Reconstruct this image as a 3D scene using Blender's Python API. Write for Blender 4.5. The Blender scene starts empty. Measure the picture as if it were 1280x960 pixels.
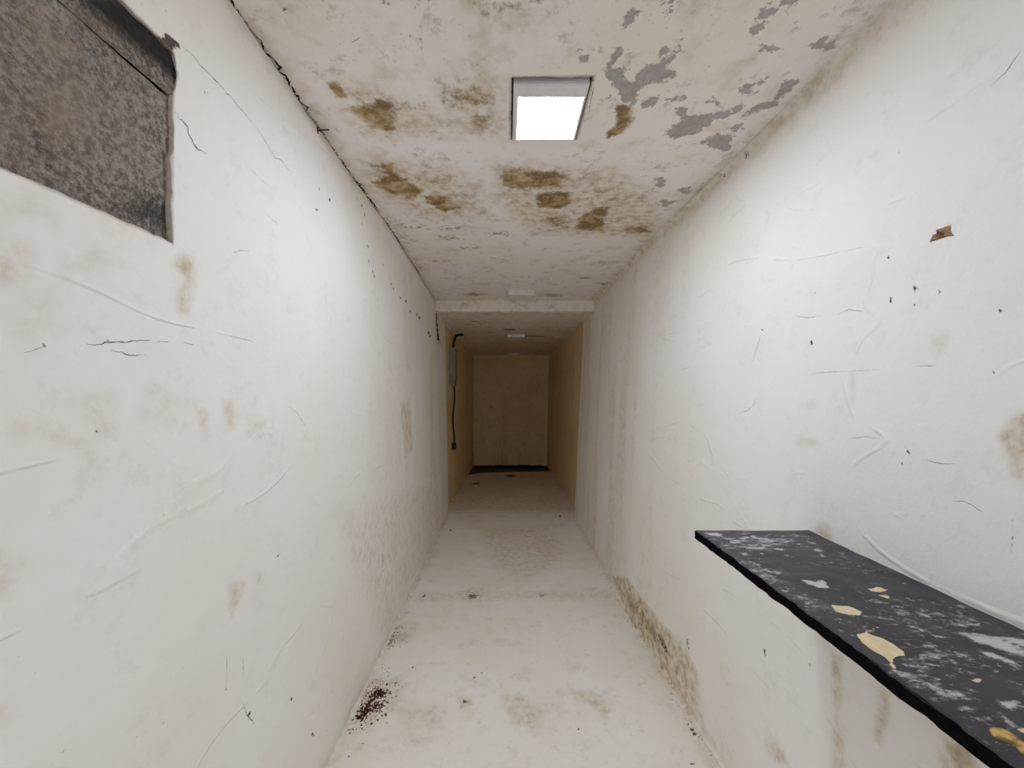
import bpy, bmesh, math, random
import numpy as np
from mathutils import Vector, Matrix, noise as mnoise

scene = bpy.context.scene
COL = scene.collection
random.seed(7)

# ------------------------------------------------------------------ camera
EYE = 1.46
cam_d = bpy.data.cameras.new('camera')
cam_d.sensor_width = 36.0
cam_d.lens = 13.5
cam_d.shift_x = 6.0 / 1280.0
cam_d.shift_y = 10.0 / 1280.0
cam_d.clip_start = 0.02
cam = bpy.data.objects.new('camera', cam_d)
cam.location = (0, 0, EYE)
cam.rotation_euler = (math.pi / 2, 0, 0)
COL.objects.link(cam)
scene.camera = cam

# ------------------------------------------------------------------ sky outside the open doorway behind the camera
world = bpy.data.worlds.new('world')
scene.world = world
world.use_nodes = True
wb = world.node_tree.nodes['Background']
wb.inputs[0].default_value = (0.73, 0.81, 1.0, 1)
wb.inputs[1].default_value = 2.1

scene.view_settings.view_transform = 'Standard'
scene.view_settings.look = 'None'
scene.view_settings.gamma = 1.0
scene.view_settings.use_curve_mapping = False
scene.view_settings.exposure = 0.06
LED_STRENGTH = 82.0
scene.cycles.max_bounces = 14      # a white corridor: light reaches its far end only by many bounces
scene.cycles.diffuse_bounces = 12

# ------------------------------------------------------------------ marks measured on each surface: (kind, strength, softness, outline in metres)
CEIL_MARKS = [
 ('brown',1.12,0.0204,[(-0.546,1.164),(-0.517,1.164),(-0.507,1.226),(-0.538,1.233),(-0.554,1.192)]),
 ('brown',1.0080000000000002,0.034,[(-0.534,1.27),(-0.477,1.256),(-0.417,1.23),(-0.377,1.23),(-0.363,1.27),(-0.393,1.336),(-0.388,1.376),(-0.426,1.393),(-0.486,1.368),(-0.501,1.321),(-0.532,1.291)]),
 ('tint',0.675,0.06,[(-0.53,1.15),(-0.407,1.173),(-0.311,1.25),(-0.214,1.277),(-0.247,1.401),(-0.405,1.436),(-0.543,1.401),(-0.553,1.291)]),
 ('brown',0.6160000000000001,0.051,[(-0.325,1.263),(-0.247,1.233),(-0.249,1.284),(-0.302,1.294)]),
 ('brown',0.6944,0.051,[(-0.193,1.179),(-0.101,1.171),(-0.035,1.198),(-0.032,1.263),(-0.121,1.277),(-0.198,1.27)]),
 ('brown',0.7616000000000002,0.034,[(-0.145,1.306),(-0.049,1.303),(-0.052,1.393),(-0.133,1.404)]),
 ('tint',0.6075,0.06,[(-0.204,1.162),(-0.006,1.15),(-0.007,1.436),(-0.238,1.418)]),
 ('brown',1.12,0.0425,[(-0.587,1.599),(-0.469,1.573),(-0.469,1.663),(-0.388,1.792),(-0.467,1.874),(-0.557,1.821),(-0.613,1.725),(-0.523,1.663),(-0.521,1.617)]),
 ('brown',1.064,0.034,[(-0.4,1.844),(-0.287,1.844),(-0.235,1.976),(-0.338,2.011),(-0.386,1.927)]),
 ('brown',0.6160000000000001,0.051,[(-0.396,1.7),(-0.235,1.688),(-0.239,1.765),(-0.313,1.779)]),
 ('tint',0.81,0.08,[(-0.589,1.552),(-0.341,1.573),(-0.171,1.663),(-0.11,2.046),(-0.418,2.083),(-0.632,1.821)]),
 ('brown',0.8960000000000001,0.051,[(-0.029,1.663),(0.018,1.606),(0.232,1.64),(0.275,1.7),(0.251,1.779),(0.049,1.792),(-0.023,1.765)]),
 ('brown',1.064,0.034,[(0.139,1.821),(0.283,1.798),(0.325,1.911),(0.279,1.976),(0.157,1.96)]),
 ('brown',0.7616000000000002,0.051,[(0.173,2.046),(0.32,2.028),(0.347,2.202),(0.237,2.182)]),
 ('brown',0.9520000000000001,0.034,[(0.387,2.224),(0.379,2.083),(0.464,1.943),(0.52,1.943),(0.57,2.267)]),
 ('brown',0.5040000000000001,0.051,[(0.376,1.688),(0.418,1.663),(0.436,1.765),(0.388,1.88),(0.382,1.927)]),
 ('tint',0.81,0.08,[(-0.047,1.594),(0.439,1.617),(0.755,1.88),(0.939,2.336),(0.175,2.29),(-0.04,1.88)]),
 ('brown',1.2320000000000002,0.0255,[(0.357,1.25),(0.408,1.263),(0.437,1.336),(0.418,1.401),(0.373,1.427),(0.361,1.401),(0.385,1.344),(0.36,1.277)]),
 ('brown',0.8960000000000001,0.051,[(0.663,2.224),(0.765,2.153),(0.856,2.254),(0.739,2.29)]),
 ('brown',0.6160000000000001,0.051,[(-0.095,0.921),(0.093,0.921),(0.079,0.936),(-0.005,0.943),(-0.045,0.984),(-0.067,0.951)]),
 ('tint',0.675,0.08,[(-0.11,0.921),(0.108,0.921),(0.059,0.992),(-0.054,0.992)]),
 ('tint',0.6075,0.1,[(-0.589,0.921),(-0.484,0.921),(-0.524,0.967),(-0.59,0.959)]),
 ('brown',0.672,0.051,[(0.341,3.639),(0.535,3.668),(0.558,3.824),(0.382,3.824)]),
 ('brown',0.784,0.051,[(-0.462,3.698),(-0.331,3.61),(-0.216,3.698),(-0.3,3.792)]),
 ('brown',0.6160000000000001,0.068,[(-0.566,2.715),(-0.391,2.728),(-0.378,2.794),(-0.563,2.807)]),
 ('brown',0.6160000000000001,0.068,[(0.631,2.734),(0.813,2.747),(0.856,2.814),(0.676,2.828)]),
 ('brown',0.6160000000000001,0.068,[(-0.432,3.627),(-0.197,3.65),(-0.173,3.769),(-0.421,3.794)]),
 ('brown',0.6160000000000001,0.068,[(0.277,3.627),(0.516,3.65),(0.563,3.769),(0.32,3.794)]),
 ('brown',0.6160000000000001,0.068,[(-0.112,2.08),(0.023,2.087),(0.041,2.125),(-0.098,2.133)]),
 ('brown',0.6160000000000001,0.068,[(0.509,2.061),(0.646,2.068),(0.675,2.106),(0.54,2.114)]),
 ('peel',0.8400000000000001,0.0312,[(0.175,1.065),(0.23,1.06),(0.242,1.095),(0.203,1.101)]),
 ('peel',1.1,0.0312,[(0.284,1.122),(0.308,1.06),(0.313,1.08),(0.3,1.111),(0.335,1.122),(0.356,1.162),(0.386,1.167),(0.388,1.117),(0.413,1.111),(0.447,1.085),(0.476,1.08),(0.463,1.122),(0.5,1.144),(0.47,1.164),(0.424,1.167),(0.41,1.21),(0.413,1.25),(0.383,1.25),(0.348,1.198),(0.304,1.162)]),
 ('peel',1.0080000000000002,0.0312,[(0.425,1.073),(0.425,1.051),(0.452,1.046),(0.442,1.073)]),
 ('peel',0.8960000000000001,0.0312,[(0.461,1.046),(0.453,1.001),(0.472,1.027),(0.485,1.06),(0.472,1.065)]),
 ('peel',0.8400000000000001,0.0312,[(0.292,0.992),(0.294,0.959),(0.313,0.947),(0.347,0.955),(0.324,0.967),(0.316,0.992)]),
 ('peel',1.0080000000000002,0.0312,[(0.394,0.955),(0.404,0.942),(0.413,0.961)]),
 ('peel',1.0080000000000002,0.0312,[(0.379,0.928),(0.41,0.921),(0.41,0.931)]),
 ('peel',1.1,0.0312,[(0.628,0.992),(0.655,0.974),(0.671,0.988),(0.649,1.014)]),
 ('peel',1.0080000000000002,0.0312,[(0.627,0.955),(0.632,0.928),(0.663,0.951),(0.653,0.971),(0.631,0.967)]),
 ('peel',1.0080000000000002,0.0312,[(0.676,0.953),(0.688,0.943),(0.699,0.956)]),
 ('peel',1.0080000000000002,0.0312,[(0.667,0.925),(0.696,0.923),(0.695,0.931)]),
 ('peel',1.0080000000000002,0.0312,[(0.674,1.039),(0.706,1.044),(0.733,1.039),(0.754,1.051),(0.721,1.059)]),
 ('peel',1.0080000000000002,0.0312,[(0.823,1.041),(0.836,1.021),(0.895,1.041),(0.901,1.053),(0.862,1.057)]),
 ('peel',1.0080000000000002,0.0312,[(0.729,1.204),(0.732,1.173),(0.777,1.156),(0.795,1.167),(0.769,1.179),(0.79,1.204),(0.749,1.217)]),
 ('peel',1.1,0.0312,[(0.819,1.256),(0.856,1.243),(0.84,1.164),(0.879,1.159),(0.873,1.217),(0.88,1.263),(0.849,1.277),(0.803,1.313),(0.801,1.284)]),
 ('peel',1.0080000000000002,0.0312,[(0.644,1.243),(0.678,1.231),(0.689,1.255)]),
 ('peel',1.0080000000000002,0.0312,[(0.499,1.236),(0.561,1.217),(0.57,1.236),(0.518,1.258)]),
 ('peel',0.9520000000000001,0.0312,[(0.439,1.25),(0.462,1.217),(0.499,1.236),(0.482,1.27),(0.456,1.27)]),
 ('peel',1.1,0.0312,[(0.563,1.277),(0.593,1.263),(0.609,1.299),(0.682,1.306),(0.711,1.352),(0.68,1.401),(0.623,1.427),(0.572,1.401),(0.579,1.352),(0.609,1.344)]),
 ('peel',0.9520000000000001,0.0312,[(0.68,1.313),(0.734,1.277),(0.769,1.25),(0.792,1.27),(0.755,1.313),(0.712,1.333)]),
 ('peel',1.0080000000000002,0.0312,[(0.737,1.445),(0.771,1.401),(0.839,1.418),(0.841,1.463),(0.881,1.501),(0.809,1.492),(0.763,1.472)]),
 ('peel',1.0080000000000002,0.0312,[(0.798,1.368),(0.83,1.349),(0.842,1.376),(0.831,1.396)]),
 ('peel',0.8960000000000001,0.0312,[(0.641,1.688),(0.691,1.675),(0.717,1.738),(0.704,1.779)]),
 ('peel',1.0080000000000002,0.0312,[(0.791,1.779),(0.84,1.76),(0.868,1.835),(0.827,1.826)]),
 ('peel',0.8960000000000001,0.0312,[(0.869,1.76),(0.887,1.713),(0.903,1.77)]),
 ('peel',0.784,0.0312,[(0.729,1.88),(0.867,1.88),(0.812,1.97)]),
 ('peel',0.8960000000000001,0.0312,[(0.297,1.23),(0.326,1.22),(0.326,1.244)]),
 ('peel',0.784,0.0312,[(0.726,0.979),(0.733,0.977),(0.747,0.999),(0.737,0.996)]),
 ('peel',0.8,0.052,[(-0.271,1.02),(-0.243,1.014),(-0.252,1.027)]),
 ('peel',0.7,0.052,[(-0.301,0.921),(-0.244,0.921),(-0.254,0.93)]),
 ('peel',0.7,0.052,[(-0.215,0.925),(-0.189,0.923),(-0.194,0.931)]),
 ('peel',0.72,0.078,[(-1.085,2.182),(-0.95,2.178),(-0.954,2.228),(-1.09,2.228)]),
 ('peel',0.72,0.078,[(-0.934,2.161),(-0.801,2.157),(-0.801,2.207),(-0.936,2.207)]),
 ('peel',0.72,0.078,[(-0.604,2.173),(-0.47,2.169),(-0.463,2.219),(-0.598,2.219)]),
 ('peel',0.72,0.078,[(-0.393,2.182),(-0.259,2.178),(-0.247,2.228),(-0.383,2.228)]),
 ('peel',0.72,0.078,[(-0.437,2.322),(-0.295,2.317),(-0.283,2.374),(-0.428,2.374)]),
 ('peel',0.72,0.078,[(-0.131,2.258),(0.007,2.254),(0.026,2.308),(-0.115,2.308)]),
 ('peel',0.72,0.078,[(-0.326,2.487),(-0.174,2.482),(-0.158,2.547),(-0.314,2.547)]),
 ('dark',0.8,0.012,[(-0.567,0.921),(-0.551,0.927),(-0.551,0.94),(-0.534,0.942),(-0.553,0.95),(-0.558,0.932)]),
 ('dark',0.8,0.015,[(0.31,0.947),(0.33,0.95),(0.341,0.961),(0.321,0.959)]),
 ('dark',0.55,0.02,[(0.017,1.139),(0.259,1.164),(0.265,1.192),(0.018,1.164)]),
 ('dark',0.55,0.015,[(0.018,1.179),(0.052,1.179),(0.048,1.204),(0.023,1.2)]),
 ('dark',0.9,0.02,[(0.241,1.133),(0.26,1.156),(0.265,1.198),(0.245,1.173)]),
 ('dark',0.6,0.03,[(0.574,3.133),(0.705,3.133),(0.707,3.2),(0.6,3.2)]),
 ('dark',0.6,0.03,[(0.788,3.318),(0.878,3.293),(0.876,3.392),(0.82,3.392)]),
 ('dark',0.7,0.04,[(-0.063,5.013),(0.125,5.013),(0.118,5.143),(-0.043,5.143)]),
 ('dark',0.9,0.03,[(0.258,5.625),(0.554,5.657),(0.561,5.731),(0.262,5.706)]),
 ('dark',0.7,0.05,[(-0.426,4.449),(-0.334,4.449),(-0.349,4.526),(-0.424,4.526)]),
]
LEFT_MARKS = [
 ('tint',0.75,0.02,[(0.769,1.716),(0.821,1.754),(0.833,1.72),(0.807,1.632),(0.788,1.627),(0.787,1.689)]),
 ('tint',0.7,0.04,[(0.496,1.644),(0.532,1.657),(0.532,1.62),(0.496,1.609)]),
 ('tint',0.4,0.04,[(0.587,1.662),(0.618,1.694),(0.672,1.719),(0.667,1.689),(0.631,1.651),(0.591,1.645)]),
 ('tint',0.55,0.04,[(0.608,1.447),(0.647,1.44),(0.645,1.396),(0.62,1.402)]),
 ('tint',0.5,0.025,[(0.531,1.41),(0.578,1.402),(0.616,1.383),(0.623,1.356),(0.616,1.357),(0.607,1.378),(0.568,1.395),(0.533,1.403)]),
 ('tint',0.6,0.015,[(0.834,1.429),(0.861,1.421),(0.869,1.36),(0.855,1.362)]),
 ('tint',0.45,0.02,[(0.916,1.433),(0.948,1.432),(0.95,1.373),(0.917,1.376)]),
 ('tint',0.35,0.02,[(1.009,1.389),(1.069,1.384),(1.07,1.34),(1.01,1.346)]),
 ('tint',0.25,0.05,[(0.718,1.463),(0.81,1.463),(0.811,1.409),(0.718,1.415)]),
 ('tint',0.65,0.012,[(0.944,0.988),(1.012,0.958),(0.983,0.924),(0.96,0.896),(0.949,0.917)]),
 ('tint',0.5,0.01,[(1.058,0.964),(1.086,0.951),(1.087,0.916),(1.059,0.931)]),
 ('tint',0.8,0.025,[(0.508,1.238),(0.53,1.222),(0.532,1.207),(0.517,1.196)]),
 ('tint',0.5,0.02,[(0.511,1.041),(0.524,1.03),(0.524,1.012),(0.511,1.024)]),
 ('tint',0.6,0.03,[(2.48,1.382),(2.745,1.403),(2.856,1.044),(2.616,0.997)]),
 ('tint',0.4,0.05,[(0.529,1.559),(0.565,1.613),(0.572,1.567),(0.547,1.54)]),
 ('tint',0.35,0.05,[(0.511,1.721),(0.564,1.748),(0.564,1.713),(0.511,1.689)]),
 ('tint',0.3,0.05,[(0.617,1.769),(0.744,1.832),(0.746,1.755),(0.618,1.705)]),
 ('dark',1.0,0.004,[(0.729,2.136),(0.739,2.14),(0.751,2.164),(0.767,2.166),(0.791,2.172),(0.764,2.141),(0.769,2.136),(0.753,2.113),(0.744,2.124),(0.736,2.125)]),
 ('dark',0.6,0.003,[(0.846,2.125),(0.858,2.134),(0.858,2.123),(0.847,2.114)]),
 ('dark',0.85,0.003,[(0.628,1.399),(0.635,1.399),(0.636,1.393),(0.631,1.391)]),
 ('dark',0.85,0.003,[(0.73,1.681),(0.738,1.684),(0.74,1.678),(0.733,1.674)]),
 ('dark',0.85,0.003,[(0.698,1.648),(0.702,1.65),(0.704,1.646),(0.699,1.644)]),
 ('dark',0.85,0.003,[(0.524,1.551),(0.528,1.552),(0.529,1.548),(0.526,1.545)]),
 ('dark',0.85,0.003,[(0.646,1.547),(0.651,1.549),(0.652,1.544),(0.648,1.542)]),
 ('dark',0.85,0.003,[(0.558,1.528),(0.562,1.529),(0.564,1.524),(0.56,1.522)]),
 ('dark',0.85,0.003,[(0.565,1.612),(0.569,1.613),(0.57,1.609),(0.567,1.607)]),
 ('dark',0.85,0.003,[(1.301,1.482),(1.314,1.484),(1.318,1.477),(1.306,1.475)]),
 ('dark',0.85,0.003,[(0.869,1.603),(0.875,1.605),(0.877,1.601),(0.872,1.599)]),
 ('dark',0.85,0.003,[(0.831,1.393),(0.837,1.393),(0.838,1.389),(0.833,1.388)]),
 ('dark',0.85,0.003,[(0.591,1.143),(0.595,1.142),(0.596,1.137),(0.592,1.137)]),
 ('dark',0.85,0.003,[(0.813,0.864),(0.821,0.859),(0.823,0.851),(0.816,0.854)]),
 ('dark',0.85,0.003,[(1.225,0.484),(1.244,0.471),(1.249,0.458),(1.233,0.468)]),
 ('dark',0.85,0.003,[(1.023,0.607),(1.039,0.596),(1.043,0.583),(1.029,0.591)]),
 ('dark',0.85,0.003,[(0.942,0.733),(0.95,0.727),(0.953,0.72),(0.945,0.724)]),
 ('dark',0.85,0.003,[(1.024,1.083),(1.031,1.081),(1.034,1.075),(1.027,1.076)]),
 ('dark',0.85,0.003,[(0.596,1.295),(0.6,1.294),(0.602,1.289),(0.598,1.289)]),
 ('dark',0.85,0.003,[(1.147,0.974),(1.16,0.969),(1.163,0.961),(1.152,0.963)]),
 ('dark',0.85,0.003,[(0.546,1.089),(0.549,1.087),(0.549,1.083),(0.547,1.084)]),
 ('dark',0.85,0.003,[(0.536,1.125),(0.539,1.124),(0.54,1.12),(0.537,1.121)]),
 ('dark',0.85,0.003,[(1.373,0.24),(1.397,0.222),(1.403,0.205),(1.383,0.22)]),
 ('dark',0.85,0.003,[(0.616,1.205),(0.619,1.204),(0.62,1.201),(0.618,1.201)]),
 ('dark',0.85,0.003,[(1.73,2.434),(1.777,2.463),(1.789,2.453),(1.747,2.425)]),
 ('dark',0.85,0.003,[(1.368,2.191),(1.387,2.203),(1.392,2.197),(1.375,2.185)]),
 ('dark',0.85,0.003,[(1.35,2.106),(1.373,2.119),(1.379,2.111),(1.359,2.098)]),
 ('dark',0.85,0.003,[(1.45,2.189),(1.471,2.202),(1.477,2.195),(1.458,2.183)]),
 ('dark',0.8,0.01,[(1.723,2.336),(1.741,2.345),(1.744,2.332),(1.723,2.32)]),
 ('dark',0.8,0.01,[(1.772,2.327),(1.791,2.337),(1.794,2.323),(1.772,2.311)]),
 ('dark',0.8,0.01,[(1.813,2.306),(1.834,2.316),(1.837,2.302),(1.814,2.289)]),
 ('dark',0.8,0.01,[(1.784,2.248),(1.804,2.257),(1.807,2.243),(1.785,2.232)]),
 ('dark',0.8,0.01,[(1.874,2.108),(1.896,2.116),(1.899,2.101),(1.874,2.091)]),
 ('dark',0.8,0.01,[(1.932,2.072),(1.956,2.079),(1.959,2.064),(1.933,2.054)]),
 ('dark',0.8,0.01,[(2.082,2.158),(2.109,2.167),(2.113,2.151),(2.082,2.139)]),
 ('dark',0.8,0.01,[(1.956,2.059),(1.98,2.067),(1.984,2.051),(1.957,2.041)]),
 ('dark',0.8,0.01,[(2.231,2.097),(2.262,2.106),(2.266,2.088),(2.231,2.076)]),
 ('dark',0.8,0.01,[(2.279,2.082),(2.312,2.091),(2.316,2.073),(2.28,2.061)]),
 ('dark',0.8,0.01,[(2.438,2.069),(2.476,2.079),(2.48,2.059),(2.439,2.047)]),
 ('dark',0.8,0.01,[(2.578,2.078),(2.626,2.089),(2.631,2.069),(2.579,2.054)]),
 ('dark',0.8,0.01,[(2.955,2.07),(3.018,2.083),(3.025,2.059),(2.956,2.042)]),
 ('dark',0.8,0.01,[(3.051,2.064),(3.118,2.077),(3.125,2.052),(3.051,2.035)]),
 ('dark',0.8,0.01,[(2.703,2.04),(2.755,2.051),(2.761,2.029),(2.703,2.015)]),
 ('dark',0.8,0.01,[(3.459,2.008),(3.546,2.021),(3.553,1.993),(3.458,1.975)]),
 ('dark',0.8,0.01,[(3.544,1.992),(3.635,2.005),(3.643,1.976),(3.543,1.958)]),
 ('dark',0.8,0.01,[(1.86,2.173),(1.882,2.182),(1.885,2.167),(1.861,2.156)]),
 ('tint',0.6,0.04,[(3.918,2.374),(4.116,2.42),(4.207,2.293),(4.241,2.096),(4.337,1.984),(3.982,1.958),(3.956,2.202)]),
 ('tint',0.3,0.1,[(1.549,0.976),(3.862,0.575),(4.156,0.075),(2.195,0.042)]),
 ('dark',0.5,0.03,[(2.121,0.576),(2.178,0.552),(2.168,0.421),(2.139,0.457)]),
]
RIGHT_MARKS = [
 ('tint',0.95,0.012,[(0.702,1.38),(0.683,1.417),(0.651,1.44),(0.648,1.338),(0.672,1.295),(0.68,1.304),(0.688,1.345)]),
 ('tint',0.75,0.012,[(1.102,1.061),(1.081,1.095),(1.054,1.082),(1.052,1.043),(1.079,1.042)]),
 ('tint',0.45,0.015,[(0.828,1.581),(0.795,1.579),(0.805,1.536),(0.814,1.531)]),
 ('tint',0.35,0.01,[(1.017,1.513),(1.005,1.512),(1.002,1.429),(1.013,1.428)]),
 ('tint',0.35,0.015,[(1.194,1.316),(1.114,1.325),(1.113,1.305),(1.193,1.293)]),
 ('tint',0.25,0.015,[(1.193,1.423),(1.125,1.425),(1.124,1.411),(1.192,1.408)]),
 ('tint',0.8,0.012,[(1.04,0.756),(1.011,0.765),(1.007,0.663),(1.017,0.57),(1.03,0.644)]),
 ('tint',0.7,0.012,[(0.91,0.747),(0.881,0.774),(0.889,0.691),(0.902,0.633),(0.914,0.632)]),
 ('tint',0.9,0.02,[(0.778,0.714),(0.766,0.766),(0.735,0.794),(0.718,0.749),(0.771,0.665)]),
 ('tint',0.6,0.02,[(1.275,0.297),(1.226,0.349),(1.179,0.317),(1.257,0.255)]),
 ('tint',0.55,0.012,[(1.032,0.557),(0.994,0.59),(0.989,0.461),(1.026,0.423)]),
 ('tint',0.75,0.025,[(1.957,0.237),(1.816,0.268),(1.7,0.203),(1.639,0.043),(1.714,0.031),(1.884,0.047),(2.109,0.054)]),
 ('tint',1.0,0.02,[(2.897,0.072),(2.558,0.224),(2.253,0.216),(1.957,0.229),(1.793,0.153),(1.688,0.035),(1.712,-0.02),(1.921,-0.029),(2.188,-0.021),(2.613,-0.01)]),
 ('brown',0.62,0.034,[(2.695,0.067),(2.475,0.171),(2.271,0.159),(2.022,0.154),(1.961,0.071),(2.26,0.048)]),
 ('dark',0.62,0.012,[(2.117,0.137),(2.022,0.162),(1.948,0.121),(1.998,0.095)]),
 ('dark',0.6,0.01,[(1.812,0.309),(1.776,0.313),(1.772,0.26),(1.801,0.267)]),
 ('dark',0.8,0.003,[(0.929,1.788),(0.917,1.786),(0.913,1.777),(0.922,1.778)]),
 ('dark',0.8,0.003,[(0.92,1.684),(0.913,1.686),(0.91,1.672),(0.916,1.668)]),
 ('dark',0.8,0.003,[(0.868,1.702),(0.859,1.703),(0.854,1.687),(0.862,1.683)]),
 ('dark',0.8,0.003,[(0.865,1.663),(0.861,1.664),(0.858,1.654),(0.862,1.65)]),
 ('dark',0.8,0.003,[(0.815,1.675),(0.81,1.676),(0.807,1.666),(0.812,1.663)]),
 ('dark',0.8,0.003,[(1.158,1.613),(1.149,1.618),(1.145,1.597),(1.152,1.59)]),
 ('dark',0.8,0.003,[(0.825,1.518),(0.816,1.519),(0.812,1.515),(0.82,1.514)]),
 ('dark',0.8,0.003,[(0.867,1.326),(0.86,1.329),(0.856,1.322),(0.862,1.318)]),
 ('dark',0.8,0.003,[(0.824,1.333),(0.82,1.335),(0.818,1.331),(0.821,1.328)]),
 ('dark',0.8,0.003,[(0.917,1.338),(0.911,1.339),(0.909,1.336),(0.914,1.333)]),
 ('dark',0.8,0.003,[(0.882,1.302),(0.874,1.305),(0.871,1.298),(0.877,1.294)]),
 ('dark',0.8,0.003,[(0.858,1.302),(0.852,1.306),(0.85,1.299),(0.855,1.294)]),
 ('dark',0.8,0.003,[(0.85,1.21),(0.847,1.215),(0.845,1.203),(0.848,1.197)]),
 ('dark',0.8,0.003,[(0.804,1.622),(0.801,1.624),(0.8,1.616),(0.802,1.614)]),
 ('dark',0.8,0.003,[(0.72,1.497),(0.715,1.498),(0.713,1.495),(0.717,1.494)]),
 ('dark',0.8,0.003,[(1.137,1.685),(1.124,1.684),(1.119,1.678),(1.129,1.678)]),
 ('dark',0.8,0.003,[(1.387,1.691),(1.376,1.692),(1.37,1.679),(1.38,1.676)]),
 ('dark',0.8,0.003,[(1.048,1.411),(1.044,1.414),(1.041,1.402),(1.045,1.397)]),
 ('dark',0.8,0.003,[(1.12,0.668),(1.11,0.678),(1.105,0.669),(1.114,0.657)]),
 ('dark',0.8,0.003,[(1.306,0.583),(1.298,0.595),(1.293,0.575),(1.3,0.561)]),
 ('dark',0.8,0.003,[(0.715,1.615),(0.709,1.616),(0.706,1.608),(0.711,1.606)]),
 ('dark',0.55,0.004,[(0.683,1.247),(0.68,1.248),(0.677,1.178),(0.674,1.102),(0.677,1.1),(0.681,1.176)]),
 ('dark',0.5,0.006,[(0.768,1.14),(0.757,1.144),(0.757,1.121),(0.767,1.116)]),
 ('dark',0.5,0.006,[(0.904,2.034),(0.9,2.032),(0.9,2.013),(0.903,2.015)]),
 ('dark',0.6,0.003,[(0.859,2.219),(0.851,2.233),(0.85,2.23),(0.856,2.216)]),
 ('dark',0.6,0.003,[(0.919,2.36),(0.915,2.356),(0.914,2.324),(0.918,2.328)]),
 ('dark',0.6,0.006,[(1.508,2.402),(1.479,2.391),(1.487,2.365),(1.511,2.373)]),
 ('dark',0.6,0.006,[(1.653,2.404),(1.624,2.387),(1.634,2.373),(1.658,2.389)]),
 ('dark',0.6,0.01,[(1.828,2.374),(1.8,2.371),(1.812,2.351)]),
 ('dark',0.6,0.02,[(4.776,0.614),(4.615,0.643),(4.575,0.488),(4.683,0.484)]),
]
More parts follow.
